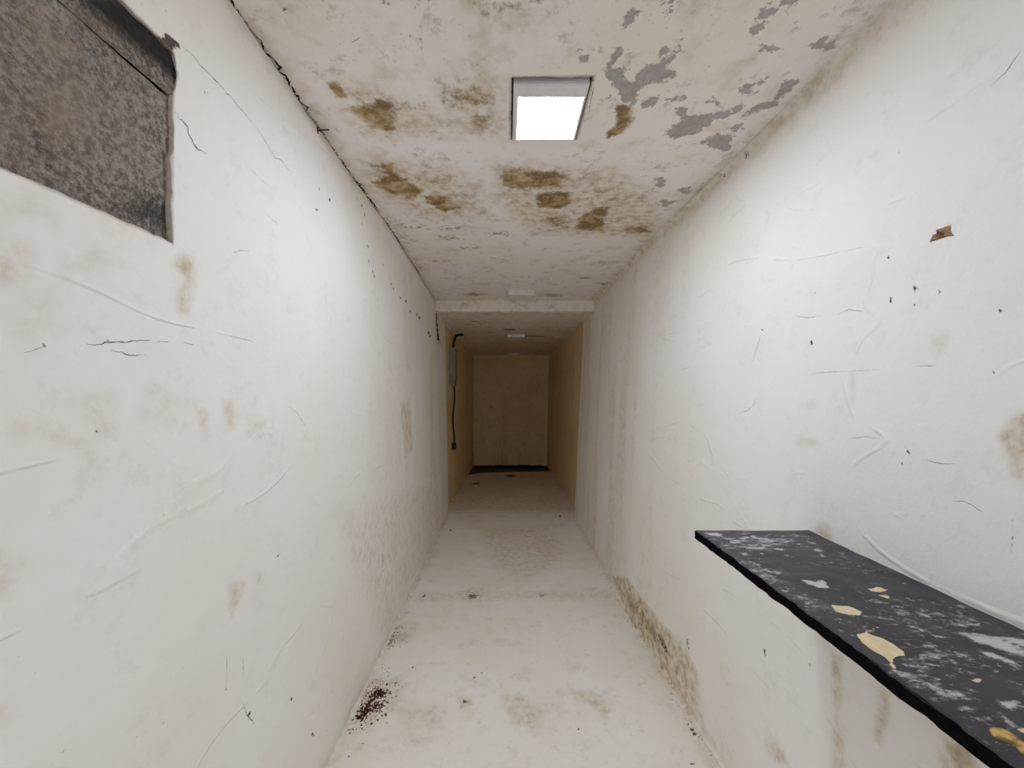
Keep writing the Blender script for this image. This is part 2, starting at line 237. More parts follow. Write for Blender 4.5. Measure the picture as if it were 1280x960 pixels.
FLOOR_MARKS = [
 ('tint',0.55,0.03,[(-0.023,1.844),(0.062,1.854),(0.168,1.752),(0.124,1.649),(0.021,1.689)]),
 ('tint',0.65,0.025,[(0.312,1.874),(0.414,1.874),(0.481,1.774),(0.429,1.689),(0.397,1.797),(0.324,1.806)]),
 ('tint',0.55,0.01,[(-0.237,1.835),(-0.169,1.844),(-0.156,1.788),(-0.215,1.779)]),
 ('dark',0.7,0.006,[(-0.217,1.825),(-0.182,1.82),(-0.187,1.797),(-0.21,1.802)]),
 ('tint',0.4,0.1,[(-0.292,4.122),(0.496,4.247),(0.459,3.337),(0.162,2.982),(-0.093,3.185)]),
 ('tint',0.35,0.06,[(-0.539,1.797),(-0.274,1.774),(-0.289,1.649),(-0.471,1.689)]),
 ('dark',0.6,0.014,[(-0.287,2.759),(-0.244,2.792),(-0.206,2.748),(-0.214,2.706),(-0.27,2.695)]),
 ('tint',0.4,0.05,[(-0.334,2.86),(-0.142,2.849),(-0.124,2.695),(-0.29,2.675)]),
 ('dark',0.6,0.02,[(0.22,2.781),(0.279,2.792),(0.268,2.737),(0.228,2.737)]),
 ('tint',0.35,0.06,[(-0.666,2.803),(0.801,2.826),(0.798,2.716),(-0.635,2.675)]),
 ('tint',0.8,0.04,[(-0.683,1.743),(-0.707,1.864),(-0.698,1.947),(-0.624,1.92),(-0.587,1.854),(-0.606,1.774),(-0.63,1.718)]),
 ('tint',0.5,0.04,[(-0.672,1.63),(-0.742,1.894),(-0.684,2.002),(-0.552,1.947),(-0.502,1.797),(-0.577,1.689)]),
 ('tint',0.5,0.03,[(-0.697,2.261),(-0.713,2.376),(-0.675,2.417),(-0.613,2.336),(-0.636,2.246)]),
 ('tint',0.5,0.04,[(-0.707,2.176),(-0.725,2.417),(-0.578,2.433),(-0.56,2.261)]),
 ('dark',1.0,0.14,[(-1.15,8.627),(1.186,8.627),(0.99,7.919),(0.098,7.812),(-0.546,7.708),(-0.772,7.413),(-0.919,7.607)]),
 ('dark',0.7,0.08,[(-0.657,6.572),(-0.448,6.724),(-0.455,6.426),(-0.589,6.426)]),
 ('dark',0.7,0.09,[(-0.063,7.509),(0.172,7.509),(0.149,7.139),(-0.03,7.139)]),
 ('tint',0.5,0.3,[(-1.042,7.812),(0.911,7.812),(0.837,4.672),(-0.72,4.672)]),  # dimness of the far floor, painted as tint
 ('dark',0.9,0.003,[(0.787,1.695),(0.804,1.697),(0.803,1.684),(0.788,1.681)]),
 ('dark',0.9,0.003,[(0.789,1.669),(0.811,1.672),(0.81,1.654),(0.791,1.651)]),
 ('dark',0.9,0.003,[(0.79,1.649),(0.812,1.652),(0.811,1.635),(0.792,1.632)]),
 ('dark',0.9,0.003,[(0.86,1.662),(0.874,1.664),(0.873,1.653),(0.861,1.651)]),
 ('dark',0.9,0.003,[(0.718,1.512),(0.733,1.514),(0.733,1.503),(0.72,1.501)]),
 ('dark',0.9,0.003,[(-0.62,4.074),(-0.596,4.084),(-0.58,4.032),(-0.6,4.023)]),
 ('dark',0.9,0.003,[(-0.137,1.991),(-0.125,1.993),(-0.12,1.981),(-0.13,1.979)]),
 ('dark',0.9,0.003,[(-0.176,1.969),(-0.164,1.971),(-0.159,1.959),(-0.17,1.956)]),
 ('dark',0.9,0.003,[(-0.509,2.037),(-0.497,2.04),(-0.49,2.027),(-0.5,2.024)]),
 ('dark',0.9,0.003,[(0.607,4.551),(0.637,4.562),(0.637,4.498),(0.611,4.487)]),
 ('dark',0.9,0.003,[(-0.605,1.578),(-0.596,1.58),(-0.59,1.572),(-0.597,1.571)]),
 ('dark',0.9,0.003,[(-0.6,1.735),(-0.59,1.736),(-0.583,1.727),(-0.592,1.725)]),
 ('dark',0.9,0.003,[(-0.613,2.762),(-0.592,2.767),(-0.579,2.737),(-0.596,2.732)]),
 ('dark',0.9,0.003,[(0.305,1.665),(0.316,1.666),(0.318,1.658),(0.308,1.656)]),
]
NICHE_MARKS = [
 ('dark',1.15,0.045,[(0.59,2.099),(0.671,2.159),(0.794,2.172),(0.804,2.093),(0.762,2.082),(0.685,2.077),(0.611,2.071)]),  # shade under the recess top, painted as a soft dark band
 ('dark',0.8,0.04,[(0.658,1.782),(0.722,1.843),(0.791,1.847),(0.791,1.773),(0.699,1.769)]),
 ('dark',0.75,0.008,[(0.549,1.829),(0.558,1.838),(0.564,1.818),(0.557,1.808)]),
 ('dark',0.95,0.004,[(0.568,1.796),(0.574,1.801),(0.576,1.795),(0.57,1.79)]),
 ('dark',0.8,0.004,[(0.627,2.016),(0.634,2.022),(0.634,2.014),(0.628,2.009)]),
 ('dark',0.7,0.006,[(0.592,1.84),(0.6,1.841),(0.602,1.835),(0.595,1.833)]),
 ('tint',0.9,0.05,[(0.56,1.997),(0.6,1.998),(0.611,1.905),(0.59,1.828),(0.57,1.804),(0.542,1.799),(0.534,1.838),(0.57,1.923)]),
 ('tint',0.7,0.03,[(0.57,1.816),(0.622,1.836),(0.616,1.787),(0.579,1.78)]),
 ('tint',0.8,0.02,[(0.634,2.094),(0.762,2.063),(0.789,2.043),(0.745,2.035),(0.658,2.057),(0.59,2.062)]),
 ('brown',0.55,0.085,[(0.534,1.86),(0.56,1.869),(0.59,1.828),(0.622,1.803),(0.534,1.794)]),
]
SHELF_MARKS = [
 ('white',0.9,0.0156,[(0.57,1.11),(0.606,1.117),(0.622,1.1),(0.599,1.084),(0.58,1.096)]),
 ('white',0.8,0.013,[(0.682,1.088),(0.705,1.091),(0.694,1.063),(0.69,1.072)]),
 ('white',0.75,0.0156,[(0.609,1.059),(0.634,1.054),(0.633,1.037),(0.623,1.037)]),
 ('white',0.6,0.0156,[(0.567,1.045),(0.588,1.041),(0.583,1.031),(0.564,1.034)]),
 ('white',0.7,0.026,[(0.564,1.004),(0.623,1.02),(0.674,1.012),(0.663,0.996),(0.611,1.001),(0.564,0.992)]),
 ('white',0.8,0.0156,[(0.686,1.004),(0.713,1.006),(0.72,0.996),(0.699,0.992)]),
 ('white',0.8,0.013,[(0.591,0.975),(0.61,0.978),(0.6,0.965),(0.592,0.965)]),
 ('white',0.7,0.0104,[(0.635,0.972),(0.652,0.975),(0.64,0.961)]),
 ('white',0.8,0.0104,[(0.695,0.961),(0.704,0.961),(0.696,0.952)]),
 ('white',0.8,0.013,[(0.82,1.051),(0.838,1.039),(0.831,1.031),(0.817,1.037)]),
 ('white',0.9,0.0156,[(0.789,1.004),(0.808,0.998),(0.811,0.984),(0.795,0.975),(0.788,0.985)]),
 ('white',0.9,0.0104,[(0.787,0.969),(0.794,0.961),(0.78,0.95)]),
 ('white',0.8,0.0104,[(0.844,0.978),(0.857,0.975),(0.845,0.965)]),
 ('white',1.1,0.0104,[(0.641,0.833),(0.657,0.828),(0.675,0.828),(0.686,0.834),(0.672,0.801),(0.65,0.8),(0.641,0.813)]),
 ('white',0.8,0.013,[(0.677,0.801),(0.686,0.796),(0.683,0.79)]),
 ('white',0.65,0.052,[(0.595,0.893),(0.635,0.893),(0.614,0.862),(0.582,0.865)]),
 ('white',0.75,0.0156,[(0.567,0.812),(0.573,0.791),(0.594,0.791),(0.569,0.772),(0.563,0.791)]),
 ('white',0.8,0.0104,[(0.569,0.726),(0.597,0.731),(0.589,0.725)]),
 ('white',0.6,0.052,[(0.729,0.947),(0.806,0.926),(0.792,0.909),(0.728,0.929)]),
 ('tan',1.2,0.008,[(0.623,0.736),(0.651,0.731),(0.66,0.715),(0.645,0.703),(0.627,0.703),(0.612,0.713)]),
 ('tan',1.2,0.008,[(0.586,0.645),(0.607,0.649),(0.619,0.635),(0.625,0.624),(0.625,0.607),(0.617,0.597),(0.591,0.592),(0.573,0.568),(0.57,0.566),(0.584,0.59),(0.58,0.607),(0.581,0.624)]),
 ('tan',0.75,0.02,[(0.612,0.665),(0.65,0.67),(0.64,0.657),(0.607,0.649)]),
 ('tan',0.95,0.01,[(0.748,0.797),(0.775,0.805),(0.787,0.794),(0.761,0.784),(0.745,0.787)]),
 ('tan',0.9,0.01,[(0.745,0.771),(0.762,0.773),(0.767,0.762),(0.751,0.758)]),
 ('white',0.7,0.0156,[(0.647,0.703),(0.695,0.694),(0.725,0.691),(0.721,0.687),(0.685,0.689)]),
 ('white',0.55,0.078,[(0.697,0.715),(0.745,0.711),(0.728,0.694),(0.695,0.699)]),
 ('white',0.8,0.0104,[(0.839,0.826),(0.856,0.822),(0.847,0.815)]),
 ('white',0.8,0.0104,[(0.794,0.762),(0.798,0.747),(0.791,0.743)]),
 ('white',0.8,0.013,[(0.816,0.696),(0.837,0.699),(0.824,0.691)]),
 ('white',0.8,0.0104,[(0.86,0.733),(0.868,0.729),(0.859,0.724)]),
 ('white',0.7,0.013,[(0.706,0.663),(0.722,0.657),(0.706,0.654)]),
 ('white',0.75,0.0156,[(0.711,0.649),(0.721,0.64),(0.709,0.638)]),
 ('white',0.7,0.0156,[(0.734,0.645),(0.745,0.637),(0.736,0.627)]),
 ('white',1.0,0.0208,[(0.758,0.645),(0.777,0.653),(0.807,0.641),(0.822,0.611),(0.794,0.59),(0.779,0.611),(0.764,0.625)]),
 ('white',0.95,0.0156,[(0.742,0.599),(0.761,0.6),(0.77,0.577),(0.755,0.571),(0.744,0.587)]),
 ('white',0.9,0.0208,[(0.812,0.639),(0.857,0.633),(0.832,0.614),(0.817,0.622)]),
 ('white',0.8,0.026,[(0.569,0.563),(0.579,0.56),(0.588,0.544),(0.573,0.538),(0.567,0.551)]),
 ('white',0.75,0.0312,[(0.604,0.563),(0.618,0.562),(0.62,0.536),(0.609,0.533),(0.608,0.547)]),
 ('tan',0.9,0.01,[(0.659,0.545),(0.674,0.548),(0.674,0.544),(0.661,0.542)]),
 ('tan',0.7,0.012,[(0.634,0.559),(0.646,0.554),(0.639,0.548),(0.63,0.551)]),
 ('white',0.55,0.078,[(0.643,0.629),(0.69,0.629),(0.664,0.614),(0.636,0.618)]),
 ('white',0.7,0.0156,[(0.663,0.587),(0.669,0.584),(0.663,0.58)]),
 ('white',0.8,0.013,[(0.67,0.579),(0.68,0.577),(0.667,0.572)]),
 ('white',0.6,0.052,[(0.715,0.607),(0.741,0.607),(0.721,0.602)]),
 ('white',0.5,0.078,[(0.574,1.105),(0.844,1.105),(0.815,1.024),(0.693,0.992),(0.568,1.0)]),
 ('white',0.5,0.078,[(0.708,0.736),(0.863,0.72),(0.828,0.67),(0.702,0.674)]),
 ('white',0.5,0.078,[(0.68,0.653),(0.744,0.622),(0.665,0.556),(0.611,0.574)]),
 ('white',0.6,0.052,[(0.618,0.557),(0.625,0.531),(0.601,0.482),(0.583,0.496),(0.572,0.528)]),
 ('white',0.6,0.052,[(0.562,0.926),(0.567,0.812),(0.572,0.719),(0.594,0.731),(0.591,0.822),(0.593,0.926)]),
 ('gold',1.1,0.008,[(0.588,0.467),(0.6,0.467),(0.603,0.461),(0.602,0.447),(0.597,0.438),(0.582,0.432),(0.586,0.445),(0.58,0.451),(0.577,0.457)]),
 ('tan',0.9,0.01,[(0.618,0.465),(0.632,0.467),(0.618,0.457),(0.615,0.46)]),
 ('white',0.8,0.013,[(0.593,0.475),(0.598,0.473),(0.592,0.471)]),
 ('white',0.75,0.0208,[(0.627,0.489),(0.625,0.478),(0.619,0.475)]),
 ('white',0.7,0.026,[(0.65,0.505),(0.667,0.507),(0.665,0.5),(0.65,0.5)]),
 ('white',0.55,0.052,[(0.581,0.5),(0.603,0.496),(0.601,0.482),(0.587,0.489)]),
]
LEFT_CRACKS = [
 (0.0016,[(0.789,2.17),(0.813,2.175),(0.835,2.169),(0.861,2.174),(0.918,2.174),(0.96,2.17),(1.016,2.169)]),
 (0.0012,[(1.023,2.169),(1.064,2.156),(1.114,2.14),(1.141,2.15),(1.202,2.144)]),
 (0.003,[(0.775,2.028),(0.788,2.022),(0.806,2.014),(0.817,1.996),(0.832,1.983),(0.854,1.993)]),
 (0.0018,[(0.615,1.536),(0.639,1.541),(0.649,1.545),(0.672,1.547),(0.698,1.553),(0.724,1.557)]),
 (0.0012,[(0.739,1.557),(0.763,1.56)]),
 (0.001,[(0.797,1.563),(0.825,1.561)]),
 (0.0012,[(0.653,1.532),(0.672,1.53),(0.686,1.524),(0.716,1.53)]),
 (0.001,[(0.537,1.515),(0.552,1.522),(0.562,1.526)]),
 (0.001,[(1.08,1.96),(1.107,1.956),(1.138,1.953)]),
 (0.001,[(0.935,1.795),(0.968,1.817),(1.005,1.83)]),
 (0.001,[(1.195,1.415),(1.241,1.393),(1.302,1.343)]),
 (0.001,[(0.943,0.812),(0.946,0.77),(0.947,0.73)]),
 (0.001,[(1.004,0.77),(1.008,0.714)]),
 (0.0018,[(1.01,0.639),(1.027,0.594),(1.054,0.549)]),
 (0.03,[(4.0,2.377),(4.021,2.298),(4.053,2.237)]),
 (0.022,[(4.029,2.232),(4.001,2.177),(4.043,2.117)]),
 (0.045,[(4.093,2.142),(4.11,2.059),(4.128,1.985)]),
]
RIGHT_CRACKS = [
 (0.0009,[(1.159,1.513),(1.114,1.516),(1.073,1.516),(1.022,1.515)]),
 (0.0006,[(1.022,1.515),(0.975,1.515),(0.933,1.514)]),
 (0.0012,[(0.854,1.517),(0.834,1.517),(0.814,1.516)]),
 (0.001,[(1.386,1.665),(1.401,1.629),(1.428,1.573)]),
 (0.0012,[(1.486,1.376),(1.435,1.394),(1.414,1.407),(1.394,1.437)]),
 (0.001,[(1.014,1.337),(0.969,1.347),(0.937,1.347)]),
 (0.001,[(0.833,1.313),(0.797,1.312),(0.769,1.316)]),
 (0.0012,[(0.772,1.241),(0.754,1.245),(0.732,1.239),(0.722,1.234)]),
 (0.001,[(0.729,2.04),(0.708,2.05),(0.687,2.072)]),
 (0.001,[(1.225,1.702),(1.168,1.686),(1.122,1.684)]),
 (0.001,[(1.066,1.675),(1.028,1.681),(0.986,1.667)]),
]
CEIL_CRACKS = [
 (0.003,[(0.017,1.181),(0.018,1.253),(0.017,1.327),(0.018,1.41)]),
 (0.002,[(0.266,1.181),(0.27,1.236),(0.276,1.297)]),
 (0.0015,[(-0.418,1.035),(-0.39,1.019)]),
 (0.0015,[(0.05,1.145),(0.11,1.148),(0.159,1.16)]),
]

# ------------------------------------------------------------------ helpers
def vnoise(x, y, scale, seed):
    """smooth value noise in -1..1 on arrays"""
    rng = np.random.RandomState(seed)
    tab = rng.rand(256, 256) * 2 - 1
    u = np.asarray(x, float) * scale + 1000.37; v = np.asarray(y, float) * scale + 1000.71
    i = np.floor(u).astype(int); j = np.floor(v).astype(int)
    fu = u - i; fv = v - j
    fu = fu * fu * (3 - 2 * fu); fv = fv * fv * (3 - 2 * fv)
    g = lambda a, b: tab[a % 256, b % 256]
    return (g(i, j) * (1 - fu) + g(i + 1, j) * fu) * (1 - fv) + (g(i, j + 1) * (1 - fu) + g(i + 1, j + 1) * fu) * fv

def relief(a, b, seed, amp=1.0):
    return amp * (0.0040 * vnoise(a, b, 2.2, seed) + 0.0018 * vnoise(a, b, 6.0, seed + 1) + 0.0008 * vnoise(a, b, 17.0, seed + 2))

def poly_mask(px, py, poly, soft):
    """1 inside the outline, fading over `soft` metres at its edge"""
    P = np.array(poly, float)
    n = len(P)
    d2 = np.full(px.shape, 1e9)
    inside = np.zeros(px.shape, bool)
    for k in range(n):
        ax, ay = P[k]; bx_, by_ = P[(k + 1) % n]
        ex, ey = bx_ - ax, by_ - ay
        L = ex * ex + ey * ey + 1e-12
        t = np.clip(((px - ax) * ex + (py - ay) * ey) / L, 0, 1)
        d2 = np.minimum(d2, (px - ax - t * ex) ** 2 + (py - ay - t * ey) ** 2)
        c = ((ay > py) != (by_ > py))
        xs = ex * (py - ay) / (ey if abs(ey) > 1e-9 else 1e-9) + ax
        inside ^= c & (px < xs)
    d = np.sqrt(d2)
    sd = np.where(inside, -d, d)
    t = np.clip(0.5 - sd / (2 * soft), 0, 1)
    return t * t * (3 - 2 * t)

def marks_to_layers(a, b, marks, names):
    lay = {n: np.zeros(a.shape) for n in names}
    for ch, s, soft, poly in marks:
        if ch not in lay: continue
        P = np.array(poly)
        m = (a > P[:, 0].min() - soft) & (a < P[:, 0].max() + soft) & (b > P[:, 1].min() - soft) & (b < P[:, 1].max() + soft)
        if not m.any(): continue
        lay[ch][m] = np.maximum(lay[ch][m], s * poly_mask(a[m], b[m], poly, soft))
    return lay

def tag(o, label=None, cat=None, group=None, kind=None):
    if label: o['label'] = label
    if cat: o['category'] = cat
    if group: o['group'] = group
    if kind: o['kind'] = kind
    return o

def link(name, me, mat, parent=None):
    o = bpy.data.objects.new(name, me)
    COL.objects.link(o)
    if mat: me.materials.append(mat)
    if parent: o.parent = parent
    return o

def obj(name, bm, mat, parent=None, smooth=False):
    me = bpy.data.meshes.new(name)
    bmesh.ops.recalc_face_normals(bm, faces=bm.faces)
    bm.to_mesh(me); bm.free()
    if smooth:
        for p in me.polygons: p.use_smooth = True
    return link(name, me, mat, parent)

def empty(name, loc):
    o = bpy.data.objects.new(name, None)
    o.location = loc
    o.empty_display_size = 0.1
    COL.objects.link(o)
    return o

def bm_box(bm, x0, y0, z0, x1, y1, z1):
    vs = [bm.verts.new(p) for p in ((x0, y0, z0), (x1, y0, z0), (x1, y1, z0), (x0, y1, z0), (x0, y0, z1), (x1, y0, z1), (x1, y1, z1), (x0, y1, z1))]
    for f in ((3, 2, 1, 0), (4, 5, 6, 7), (0, 1, 5, 4), (1, 2, 6, 5), (2, 3, 7, 6), (3, 0, 4, 7)):
        bm.faces.new([vs[i] for i in f])

def bm_tube(bm, pts, r, seg=8, radii=None):
    pts = [Vector(p) for p in pts]
    rings = []
    for i, p in enumerate(pts):
        t = (pts[min(i + 1, len(pts) - 1)] - pts[max(i - 1, 0)]).normalized()
        up = Vector((0, 0, 1)) if abs(t.z) < 0.9 else Vector((1, 0, 0))
        u = t.cross(up).normalized(); v = t.cross(u)
        rr = radii[i] if radii else r
        rings.append([bm.verts.new(p + (u * math.cos(2 * math.pi * k / seg) + v * math.sin(2 * math.pi * k / seg)) * rr) for k in range(seg)])
    for a, b in zip(rings, rings[1:]):
        for k in range(seg):
            bm.faces.new((a[k], a[(k + 1) % seg], b[(k + 1) % seg], b[k]))
    bm.faces.new(rings[0][::-1]); bm.faces.new(rings[-1])

def grid_lines(lo, hi, fine, snap=()):
    """sample lines, finer close to the viewer's end"""
    out = [lo]
    while out[-1] < hi:
        y = out[-1]
        st = fine * min(max(abs(y), 0.8), 4.5) if y > 0.3 else 0.03
        out.append(y + st)
    out[-1] = hi
    a = np.array(out)
    for s in snap:
        a[np.argmin(np.abs(a - s))] = s
    return a

def grid_mesh(name, A, B, fn, layers, mat, keep=None, flip=False, parent=None):
    """mesh over parameter lines A x B; fn(a, b) -> x, y, z arrays; layers: name -> array(len(A), len(B))"""
    a, b = np.meshgrid(A, B, indexing='ij')
    x, y, z = fn(a, b)
    n, m = a.shape
    co = np.stack([x, y, z], -1).reshape(-1, 3)
    idx = np.arange(n * m).reshape(n, m)
    q = np.stack([idx[:-1, :-1], idx[1:, :-1], idx[1:, 1:], idx[:-1, 1:]], -1)
    if flip: q = q[..., ::-1]
    if keep is not None:
        q = q[keep((A[:-1] + A[1:])[:, None] / 2 + 0 * B[None, :-1], (B[:-1] + B[1:])[None, :] / 2 + 0 * A[:-1, None])]
    q = q.reshape(-1, 4)
    used = np.unique(q)
    remap = -np.ones(n * m, int); remap[used] = np.arange(len(used))
    q = remap[q]; co = co[used]
    me = bpy.data.meshes.new(name)
    me.vertices.add(len(co)); me.vertices.foreach_set('co', co.astype(np.float32).ravel())
    me.loops.add(q.size); me.loops.foreach_set('vertex_index', q.astype(np.int32).ravel())
    me.polygons.add(len(q)); me.polygons.foreach_set('loop_start', np.arange(0, q.size, 4, dtype=np.int32))
    me.polygons.foreach_set('use_smooth', np.ones(len(q), bool))
    for ln, arr in layers.items():
        at = me.attributes.new(ln, 'FLOAT', 'POINT')
        at.data.foreach_set('value', arr.reshape(-1)[used].astype(np.float32))
    me.update(calc_edges=True); me.validate()
    return link(name, me, mat, parent)

def extrude_rim(o, test, off, raw=None):
    """give the open rim of a hole its depth"""
    bm = bmesh.new(); bm.from_mesh(o.data)
    es = [e for e in bm.edges if e.is_boundary and all(test(v.co) for v in e.verts)]
    r = bmesh.ops.extrude_edge_only(bm, edges=es)
    vs = [g for g in r['geom'] if isinstance(g, bmesh.types.BMVert)]
    lay = bm.verts.layers.float.get('raw')
    for e in es:
        for v in e.verts:
            if lay: v[lay] = 0.55
    for v in vs:
        v.co += off
        if lay: v[lay] = 1.0
    for f in r['geom']:
        if isinstance(f, bmesh.types.BMFace): f.smooth = False
    bm.to_mesh(o.data); bm.free()

# ------------------------------------------------------------------ materials
class NT:
    def __init__(s, name):
        s.m = bpy.data.materials.new(name); s.m.use_nodes = True
        s.t = s.m.node_tree; s.n = s.t.nodes; s.l = s.t.links
        s.bsdf = s.n['Principled BSDF']
        s.co = s.n.new('ShaderNodeTexCoord').outputs['Object']
    def put(s, sock, v):
        if isinstance(v, bpy.types.NodeSocket): s.l.new(v, sock)
        elif isinstance(v, tuple) and len(v) == 3 and sock.type == 'RGBA': sock.default_value = (*v, 1)
        else: sock.default_value = v
    def noise(s, scale, detail=4, rough=0.55, vec=None, dist=0.0):
        n = s.n.new('ShaderNodeTexNoise')
        n.inputs['Scale'].default_value = scale; n.inputs['Detail'].default_value = detail
        n.inputs['Roughness'].default_value = rough; n.inputs['Distortion'].default_value = dist
        s.l.new(vec or s.co, n.inputs['Vector'])
        return n.outputs['Fac']
    def voronoi(s, scale, feature='F1', vec=None):
        n = s.n.new('ShaderNodeTexVoronoi'); n.feature = feature
        n.inputs['Scale'].default_value = scale; s.l.new(vec or s.co, n.inputs['Vector'])
        return n.outputs['Distance']
    def scaled(s, v, rot=(0, 0, 0)):
        n = s.n.new('ShaderNodeMapping'); n.inputs['Scale'].default_value = v; n.inputs['Rotation'].default_value = rot
        s.l.new(s.co, n.inputs['Vector']); return n.outputs[0]
    def math(s, op, a, b=0.0, c=0.0):
        n = s.n.new('ShaderNodeMath'); n.operation = op
        s.put(n.inputs[0], a); s.put(n.inputs[1], b); s.put(n.inputs[2], c)
        return n.outputs[0]
    def step(s, v, lo, hi, smooth=True, to=(0.0, 1.0)):
        n = s.n.new('ShaderNodeMapRange'); n.interpolation_type = 'SMOOTHSTEP' if smooth else 'LINEAR'
        s.put(n.inputs['Value'], v); s.put(n.inputs['From Min'], lo); s.put(n.inputs['From Max'], hi)
        n.inputs['To Min'].default_value = to[0]; n.inputs['To Max'].default_value = to[1]
        return n.outputs[0]
    def mix(s, f, a, b, mode='MIX'):
        n = s.n.new('ShaderNodeMix'); n.data_type = 'RGBA'; n.blend_type = mode
        s.put(n.inputs[0], f); s.put(n.inputs[6], a); s.put(n.inputs[7], b)
        return n.outputs[2]
    def attr(s, name):
        n = s.n.new('ShaderNodeAttribute'); n.attribute_name = name
        return n.outputs['Fac']
    def bump(s, h, strength, dist, prev=None):
        n = s.n.new('ShaderNodeBump'); n.inputs['Strength'].default_value = strength; n.inputs['Distance'].default_value = dist
        s.l.new(h, n.inputs['Height'])
        if prev is not None: s.l.new(prev, n.inputs['Normal'])
        return n.outputs[0]
    def out(s, color, rough, normal=None, spec=0.3):
        s.put(s.bsdf.inputs['Base Color'], color); s.put(s.bsdf.inputs['Roughness'], rough)
        s.put(s.bsdf.inputs['Specular IOR Level'], spec)
        if normal is not None: s.l.new(normal, s.bsdf.inputs['Normal'])
        return s.m

def broken(s, layer, nz, gain, lo, hi):
    """an edge broken up by grain: layer + grain, then a threshold; nothing where the layer is empty"""
    a = s.attr(layer)
    v = s.math('ADD', a, s.math('MULTIPLY', s.math('SUBTRACT', nz, 0.5), gain))
    return s.math('MULTIPLY', s.step(v, lo, hi), s.step(a, 0.03, 0.18))

def plaster(name, base, warm, stretch=(1, 1, 1), ridge_rot=(0, 0, 0), speck=1.0, ridges=1.0, dirt=0.25, scuff=0.3):
    s = NT(name)
    big = s.noise(1.6, 3, 0.5); mid = s.noise(7, 4, 0.6); fine = s.noise(48, 4, 0.7)
    col = s.mix(s.step(big, 0.38, 0.72), base, warm)
    col = s.mix(s.math('MULTIPLY', s.step(mid, 0.52, 0.75), dirt), col, (0.60, 0.52, 0.40))
    # soft tan damp marks; joint and far-end shade is painted through tint too
    tn = s.noise(22, 4, 0.65, s.scaled(stretch))
    t = s.attr('tint')
    tm = s.math('MULTIPLY', t, s.step(tn, 0.28, 0.70, True, (0.25, 1.0)))
    col = s.mix(s.math('MINIMUM', s.math('MULTIPLY', tm, 0.95), 1.0), col, s.mix(s.step(tn, 0.4, 0.7), (0.60, 0.48, 0.30), (0.43, 0.30, 0.14)))
    # olive brown water stains: grainy, fading edge
    bn = s.noise(42, 4, 0.78)
    bl = s.noise(11, 4, 0.6)
    bm_ = s.math('MULTIPLY', broken(s, 'brown', bn, 1.7, 0.28, 0.95), s.step(bl, 0.25, 0.55, True, (0.55, 1.0)))
    bc = s.mix(s.step(bl, 0.40, 0.62), (0.38, 0.235, 0.075), (0.16, 0.085, 0.018))
    col = s.mix(s.math('MULTIPLY', bm_, 0.93), col, bc)
    # grey bare plaster where the paint has flaked away
    pn = s.noise(34, 4, 0.74)
    pm = broken(s, 'peel', pn, 2.1, 0.42, 0.62)
    pc = s.mix(s.step(fine, 0.35, 0.7), (0.43, 0.385, 0.36), (0.31, 0.27, 0.25))
    col = s.mix(s.math('MULTIPLY', pm, 0.88), col, pc)
    # black marks
    dn = s.noise(85, 3, 0.7)
    dm = broken(s, 'dark', dn, 1.5, 0.38, 0.70)
    col = s.mix(s.math('MULTIPLY', dm, 0.95), col, s.mix(s.step(fine, 0.4, 0.65), (0.030, 0.020, 0.014), (0.09, 0.058, 0.04)))
    # scattered specks and faint scuffs
    sp = s.math('MULTIPLY', s.step(dn, 0.68, 0.75), s.step(big, 0.46, 0.60))
    col = s.mix(s.math('MULTIPLY', sp, 0.55 * speck), col, (0.15, 0.12, 0.095))
    sc = s.step(s.math('ADD', s.math('MULTIPLY', bl, 0.55), s.math('MULTIPLY', bn, 0.45)), 0.53, 0.66)
    col = s.mix(s.math('MULTIPLY', sc, 0.45 * scuff), col, (0.34, 0.275, 0.20))
    # bare render at broken edges
    rw = s.attr('raw')
    col = s.mix(rw, col, s.mix(s.step(bn, 0.4, 0.65), (0.40, 0.29, 0.18), (0.12, 0.08, 0.05)))
    # relief: fine roughness, trowel ridges, flaked edges
    w = s.noise(2.6, 2, 0.5, s.scaled((1.0, 0.4, 1.0), ridge_rot), 0.5)
    rd = s.step(s.math('ABSOLUTE', s.math('SUBTRACT', w, 0.5)), 0.0, 0.012, True, (1.0, 0.0))
    rd = s.math('MULTIPLY', rd, s.step(mid, 0.46, 0.58))
    h = s.math('MULTIPLY', fine, 0.0017)
    h = s.math('ADD', h, s.math('MULTIPLY', rd, 0.0020 * ridges))
    h = s.math('SUBTRACT', h, s.math('MULTIPLY', pm, 0.0014))
    nrm = s.bump(h, 1.0, 1.0)
    return s.out(col, 0.8, nrm, 0.2)

def simple(name, col, rough=0.5, spec=0.4, var=0.15, scale=30, bump=0.0, metallic=0.0):
    s = NT(name)
    n = s.noise(scale, 5, 0.6)
    c2 = tuple(c * (1 - var * 2) for c in col)
    c = s.mix(s.step(n, 0.3, 0.7), col, c2)
    s.bsdf.inputs['Metallic'].default_value = metallic
    return s.out(c, rough, s.bump(n, bump, 0.004) if bump else None, spec)

